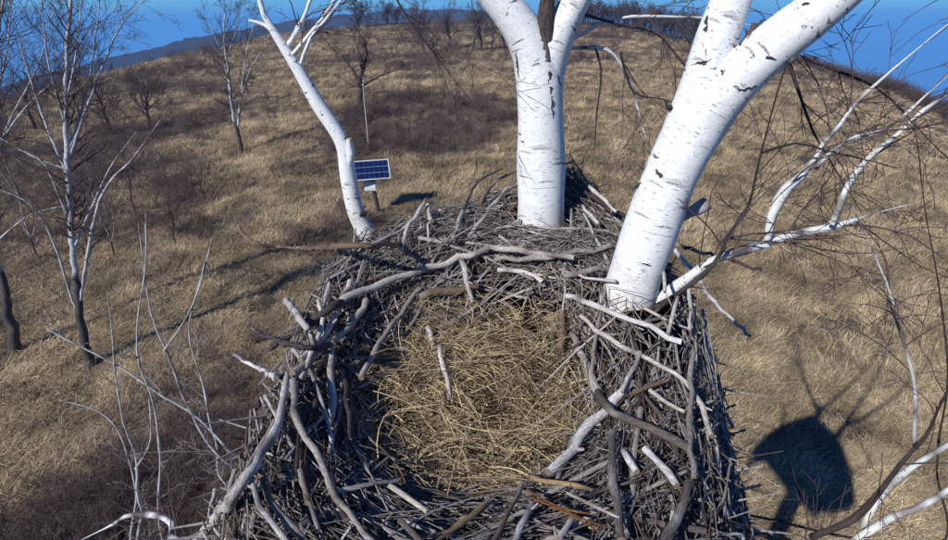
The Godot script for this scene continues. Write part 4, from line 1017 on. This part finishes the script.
	limb_of(crooked, [Vector3(-10.057, 5.674, -54.689), Vector3(-10.626, 7.543, -54.689), Vector3(-10.868, 8.868, -54.689)], 0.0731)
	limb_of(crooked, [Vector3(-10.491, 3.746, -54.689), Vector3(-11.480, 4.101, -54.689), Vector3(-12.170, 4.630, -54.689)], 0.0743)
	for s in [[-17.7, -25.5, 4.6, "birch", "thin pale sapling just right of the slim birch, halfway up the left slope"], [-21.9, -26.0, 5.6, "birch", "thin pale sapling between the slim birch and the left edge"], [-15.0, -26.4, 3.4, "dark", "low dark sapling on the left slope below the small forked birch"], [-28.9, -34.6, 6.2, "dark", "dark many twigged young tree near the left edge behind the slim birch"], [-15.9, -32.0, 2.8, "dark", "small dark sapling in the brush left of the curved white stem"], [-19.5, -31.0, 4.2, "dark", "dark young tree behind the slim birch's lower limbs"]]:
		var g := grown("sapling", s[4], s[3], 0.0045, 0.42 * s[2])
		var at := Vector3(s[0], land(s[0], s[1]), s[1])
		var lean := Vector3(rng.randf_range(-0.12, 0.12), 0, rng.randf_range(-0.1, 0.1))
		var path := [at]
		for k in 5: path.append(at + (Vector3.UP + lean) * s[2] * 0.2 * (k + 1) + Vector3(rng.randf_range(-0.1, 0.1), 0, rng.randf_range(-0.1, 0.1)))
		trunk_of(g, path, [0.05, 0.04, 0.032, 0.024, 0.016, 0.006])
		for k in 4:
			var f: Vector3 = path[1 + k % 3]
			var out := Vector3(rng.randf_range(-1, 1), 1.5, rng.randf_range(-1, 1)).normalized()
			limb_of(g, [f, f + out * s[2] * 0.2, f + (out + Vector3.UP * 0.5) * s[2] * 0.42], 0.018)
		finish(g)
	for g in [birch_left, birch_edge, birch_mid, crooked]: finish(g)
	var grey := Color(0.085, 0.07, 0.075)
	var pr := []
	var spots := [[-33.6, -52.9, 6.4, "dark bushy tree on the left slope, behind the slim birch's limbs"], [-30.9, -54.6, 5.6, "dark upright tree next to the bushy one, right of the slim birch"], [-8.7, -104.7, 9.5, "bare tree at the left end of the hilltop grove"]]
	for s in spots:
		var t := wild_tree("bare_tree", s[3], "bare trees on the left slope" if s[1] > -80.0 else "trees of the hilltop grove", Vector3(s[0], land(s[0], s[1]), s[1]), s[2], s[2] * 0.72, grey, 0.012 if s[1] > -80.0 else 0.018)
		t.set_meta("base", "bare_tree")
		pr.append(t)
	var grove := [[-6.1, -96.7, 0.72, "slender bare tree standing lowest in the hilltop grove"], [-4.6, -117.4, 1.06, "tall bare tree second from the left in the hilltop grove"], [-0.2, -109.2, 1.0, "bare tree in the middle of the hilltop grove"], [1.3, -111.0, 0.9, "thin bare tree just right of the middle of the hilltop grove"], [3.1, -106.7, 0.86, "bare tree at the right end of the hilltop grove beside the birch stem"], [5.6, -112.0, 1.0, "bare tree of the hilltop grove half behind the birch stem"], [-11.5, -124.0, 0.8, "smaller bare tree set back behind the left end of the hilltop grove"]]
	for s in grove:
		copy_tree(pr[2] if s[2] > 0.88 else pr[0], s[3], "trees of the hilltop grove", Vector3(s[0], land(s[0], s[1]), s[1]), rng.randf() * TAU, s[2] * (1.0 if s[2] > 0.88 else 1.3))
	var left := [[-46.0, -60.0, 1.1, "bare tree low on the slope at the left edge"], [-40.0, -48.0, 0.9, "dark tree behind the trunk of the slim birch"], [-37.0, -66.0, 0.85, "bare tree below the ridge between the two dark trees"], [-27.0, -70.0, 0.6, "little bare tree on the upper left slope"], [-52.0, -78.0, 1.1, "bare tree high on the left skyline"]]
	for s in left:
		copy_tree(pr[1] if s[2] < 1.0 else pr[0], s[3], "bare trees on the left slope", Vector3(s[0], land(s[0], s[1]), s[1]), rng.randf() * TAU, s[2])
	var bush := wild_tree("bare_bush", "round bare bush on the skyline left of the hilltop grove", "skyline bushes", Vector3(-36.5, land(-36.5, -193.2), -193.2), 9.0, 7.5, grey, 0.035, 4)
	bush.set_meta("base", "bare_bush"); bush.set_meta("category", "bush")
	for s in [[-29.5, -209.0, 0.8, "smaller bare bush on the skyline nearest the hilltop grove"], [-27.0, -215.0, 0.7, "lowest bare bush on the skyline beside the hilltop grove"]]:
		copy_tree(bush, s[3], "skyline bushes", Vector3(s[0], land(s[0], s[1]), s[1]), rng.randf() * TAU, s[2])
	for k in 46:
		var a := deg_to_rad(lerpf(7.5, 20.5, (k + rng.randf()) / 46.0))
		var r := lerpf(205.0, 158.0, smoothstep(12.0, 20.5, rad_to_deg(a))) + rng.randf_range(-14.0, 10.0)
		var x := r * sin(a)
		var z := -r * cos(a)
		copy_tree(bush if k % 3 == 0 else pr[2], "bare tree in the dark line of trees along the hilltop between the birch stems", "trees along the hilltop between the stems", Vector3(x, land(x, z), z), rng.randf() * TAU, rng.randf_range(0.62, 0.95))

# ---------------------------------------------------------------- solar panel and pole
func make_panel() -> void:
	var at := Vector3(-5.2, land(-5.2, -28.8), -28.8)
	var t := thing("solar_panel", "small blue solar panel with a grey box on a leaning wooden post", "solar panel", at)
	t.scale = Vector3.ONE * 1.09
	var post := Mb.new()
	post.tube(PackedVector3Array([Vector3(0.06, -0.3, 0), Vector3(0.03, 0.5, 0), Vector3(-0.04, 1.0, 0), Vector3(-0.1, 1.6, 0.0), Vector3(-0.14, 2.05, -0.02)]), PackedFloat32Array([0.13, 0.115, 0.1, 0.1, 0.09]), 10, one(Color(0.12, 0.095, 0.085)), 0.5, Color(0.3, 0.24, 0.17), 0.08, rng)
	obj("post", post.mesh(), M.wood, t)
	var grey := mat(0.5)
	var box := Mb.new()
	box.box(Transform3D(Basis(), Vector3(-0.2, 1.5, 0.14)), Vector3(0.56, 0.44, 0.2), Color(0.55, 0.58, 0.6))
	var bo := obj("control_box", box.mesh(), grey, t)
	var lid := Mb.new()
	lid.box(Transform3D(Basis(), Vector3(-0.2, 1.48, 0.247)), Vector3(0.5, 0.36, 0.016), Color(0.62, 0.65, 0.67))
	obj("lid", lid.mesh(), grey, bo)
	var hood := Mb.new()
	hood.box(Transform3D(Basis(), Vector3(-0.2, 1.87, 0.1)), Vector3(0.56, 0.2, 0.24), Color(0.14, 0.17, 0.24))
	obj("bracket", hood.mesh(), grey, t)
	var tilt := Basis(Vector3.UP, 0.2) * Basis(Vector3.RIGHT, -0.8) * Basis(Vector3.BACK, 0.03)
	var mid := Vector3(-0.2, 2.26, 0.16)
	var pn := Mb.new()
	pn.box(Transform3D(tilt, mid), Vector3(1.86, 1.0, 0.04), Color(0.14, 0.18, 0.3))
	var po := obj("panel", pn.mesh(), grey, t)
	var fr := Mb.new()
	for s in [-1.0, 1.0]:
		fr.box(Transform3D(tilt, mid + tilt * Vector3(0, s * 0.515, 0.005)), Vector3(1.92, 0.035, 0.06), Color(0.62, 0.65, 0.68))
		fr.box(Transform3D(tilt, mid + tilt * Vector3(s * 0.945, 0, 0.005)), Vector3(0.035, 0.99, 0.06), Color(0.62, 0.65, 0.68))
	obj("frame", fr.mesh(), grey, po)
	var cellm := StandardMaterial3D.new()
	cellm.albedo_color = Color(0.08, 0.13, 0.29)
	cellm.roughness = 0.12
	var cm := Mb.new()
	cm.box(Transform3D(), Vector3(0.215, 0.285, 0.012), Color(1, 1, 1))
	var cmesh := cm.mesh()
	for cx in 8:
		for cy in 3:
			var o := obj("cell", cmesh, cellm, po)
			o.transform = Transform3D(tilt, mid + tilt * Vector3((cx - 3.5) * 0.229, (cy - 1) * 0.325, 0.026))
	var pole_at := Vector3(-7.58, land(-7.58, -40.6), -40.6)
	var p := thing("pole", "tall thin pale pole standing behind the solar panel", "pole", pole_at)
	var pm := Mb.new()
	pm.tube(PackedVector3Array([Vector3(0, -0.3, 0), Vector3(-0.02, 2.2, 0), Vector3(-0.06, 4.5, 0)]), PackedFloat32Array([0.06, 0.055, 0.045]), 8, one(Color(0.45, 0.42, 0.4)), 0.5, Color(0.5, 0.48, 0.45))
	obj("shaft", pm.mesh(), M.wood, p)
	var cap := Mb.new()
	cap.tube(PackedVector3Array([Vector3(-0.06, 4.48, 0), Vector3(-0.06, 4.62, 0)]), PackedFloat32Array([0.08, 0.08]), 8, one(Color(0.5, 0.5, 0.5)), 0.5, Color(0.6, 0.6, 0.6))
	obj("cap", cap.mesh(), M.wood, p)

# ---------------------------------------------------------------- grass and brush
func clump(blades: int, lodged: float, tall: float) -> Mb:
	var mb := Mb.new()
	for k in blades:
		var a := rng.randfn(0.0, lodged)
		var p := Vector3(rng.randf_range(-0.22, 0.22), -0.03, rng.randf_range(-0.22, 0.22))
		var steep := rng.randf_range(0.6, 1.4)
		var l := tall * rng.randf_range(0.55, 1.2)
		var pts := PackedVector3Array()
		for j in 5:
			pts.append(p)
			p += Vector3(cos(a) * cos(steep), sin(steep), sin(a) * cos(steep)) * l / 4.0
			steep -= rng.randf_range(0.25, 0.62)
			a += rng.randf_range(-0.2, 0.2)
		var v := rng.randf_range(0.7, 1.25)
		mb.strip(pts, rng.randf_range(0.005, 0.0095), Vector3(-sin(a), rng.randf_range(-0.4, 0.4), cos(a)), Color(v, v * rng.randf_range(0.95, 1.03), v * rng.randf_range(0.85, 1.05)))
	return mb

func scatter(called: String, mesh: Mesh, material: Material, rows: PackedFloat32Array, parent: Node = self) -> MultiMeshInstance3D:
	var mm := MultiMesh.new()
	mm.transform_format = MultiMesh.TRANSFORM_3D
	mm.use_colors = true
	mm.mesh = mesh
	mm.instance_count = rows.size() / 16
	mm.buffer = rows
	var o := MultiMeshInstance3D.new()
	o.name = numbered(parent, called)
	o.multimesh = mm
	o.material_override = material
	parent.add_child(o, true)
	return o

func row(rows: PackedFloat32Array, b: Basis, at: Vector3, c: Color) -> void:
	for q in [b.x.x, b.y.x, b.z.x, at.x, b.x.y, b.y.y, b.z.y, at.y, b.x.z, b.y.z, b.z.z, at.z, c.r, c.g, c.b, 1.0]: rows.append(q)

func make_grass() -> void:
	var kinds := [clump(34, 0.9, 0.42), clump(32, 1.4, 0.36), clump(34, 2.2, 0.34)]
	var field := thing("dry_grass", "ruffled straw coloured dry grass covering the hillside", "grass")
	field.set_meta("kind", "stuff")
	for v in 3:
		var rows := PackedFloat32Array()
		for k in 82000:
			var r := 5.5 * pow(190.0 / 5.5, rng.randf())
			var a := deg_to_rad(rng.randf_range(-64.0, 64.0))
			var x := r * sin(a)
			var z := -r * cos(a)
			var b := brushy(x, z)
			if rng.randf() < b * 0.3: continue
			if r > 60.0 and rng.randf() < 0.2: continue
			if rng.randf() < smoothstep(0.12, 0.4, no_mid.get_noise_2d(x * 1.6 + 40.0, z * 1.6)) * 0.85: continue
			var s := (0.6 + 0.9 * rng.randf() * rng.randf()) * (1.0 + r / 70.0) * (1.0 - 0.3 * b)
			var wind := no_mid.get_noise_2d(x * 0.9, z * 0.9) * 5.0 + 0.5 + rng.randf_range(-0.9, 0.9)
			var c := tint(x, z)
			var g := rng.randf_range(0.42, 1.6) * (1.0 + 0.5 * no_mid.get_noise_2d(x * 3.0, z * 3.0))
			row(rows, Basis(Vector3.UP, wind).scaled(Vector3(s, s * (1.05 + 0.8 * no_fine.get_noise_2d(x, z)), s)), Vector3(x, land(x, z), z), Color(c.r * g * 1.2, c.g * g * (1.2 if rng.randf() < 0.3 else 1.14), c.b * g * 1.08))
		scatter("tufts", kinds[v].mesh(), M.grass, rows, field).set_meta("kind", "stuff")

func make_brush() -> void:
	var mb := Mb.new()
	for k in 14:
		var d := Vector3(rng.randf_range(-0.6, 0.6), 1, rng.randf_range(-0.6, 0.6)).normalized()
		sprig(mb, Vector3(rng.randf_range(-0.25, 0.25), -0.05, rng.randf_range(-0.25, 0.25)), d, rng.randf_range(0.6, 1.1), 0.009, 1, Color(1, 1, 1), Vector3(0, 0.2, 0), 4.0, 0.004)
	var mesh := mb.mesh()
	var rows := PackedFloat32Array()
	for k in 57000:
		var r := 8.0 * pow(190.0 / 8.0, rng.randf())
		var a := deg_to_rad(rng.randf_range(-64.0, 64.0))
		var x := r * sin(a)
		var z := -r * cos(a)
		var b := brushy(x, z)
		if rng.randf() > b * b * 0.6: continue
		var s := rng.randf_range(0.35, 0.95) * (0.75 + r / 90.0)
		var g := rng.randf_range(0.6, 1.4)
		row(rows, Basis(Vector3.UP, rng.randf() * TAU).scaled(Vector3(s, s, s)), Vector3(x, land(x, z), z), Color(0.125 * g, 0.092 * g, 0.086 * g))
	tag(scatter("bare_brush", mesh, M.twig, rows), "purplish brown leafless brush and dead weeds in patches on the slope", "brush", "", "stuff")
	# the low scrub along the right skyline
	rows = PackedFloat32Array()
	for k in 700:
		var th := rng.randf_range(27.0, 44.0)
		var a := deg_to_rad(th)
		var r := lerpf(RC[12], RC[14], clampf((th - 28.6) / 11.0, 0.0, 1.2)) + rng.randf_range(-3.0, 8.0)
		var x := r * sin(a)
		var z := -r * cos(a)
		var s := rng.randf_range(0.9, 2.0)
		var g := rng.randf_range(0.7, 1.3)
		row(rows, Basis(Vector3.UP, rng.randf() * TAU).scaled(Vector3(s, s, s)), Vector3(x, land(x, z) - 0.1, z), Color(0.1 * g, 0.075 * g, 0.07 * g))
	tag(scatter("skyline_scrub", mesh, M.twig, rows), "thin dark line of scrub along the right skyline", "scrub", "", "stuff")
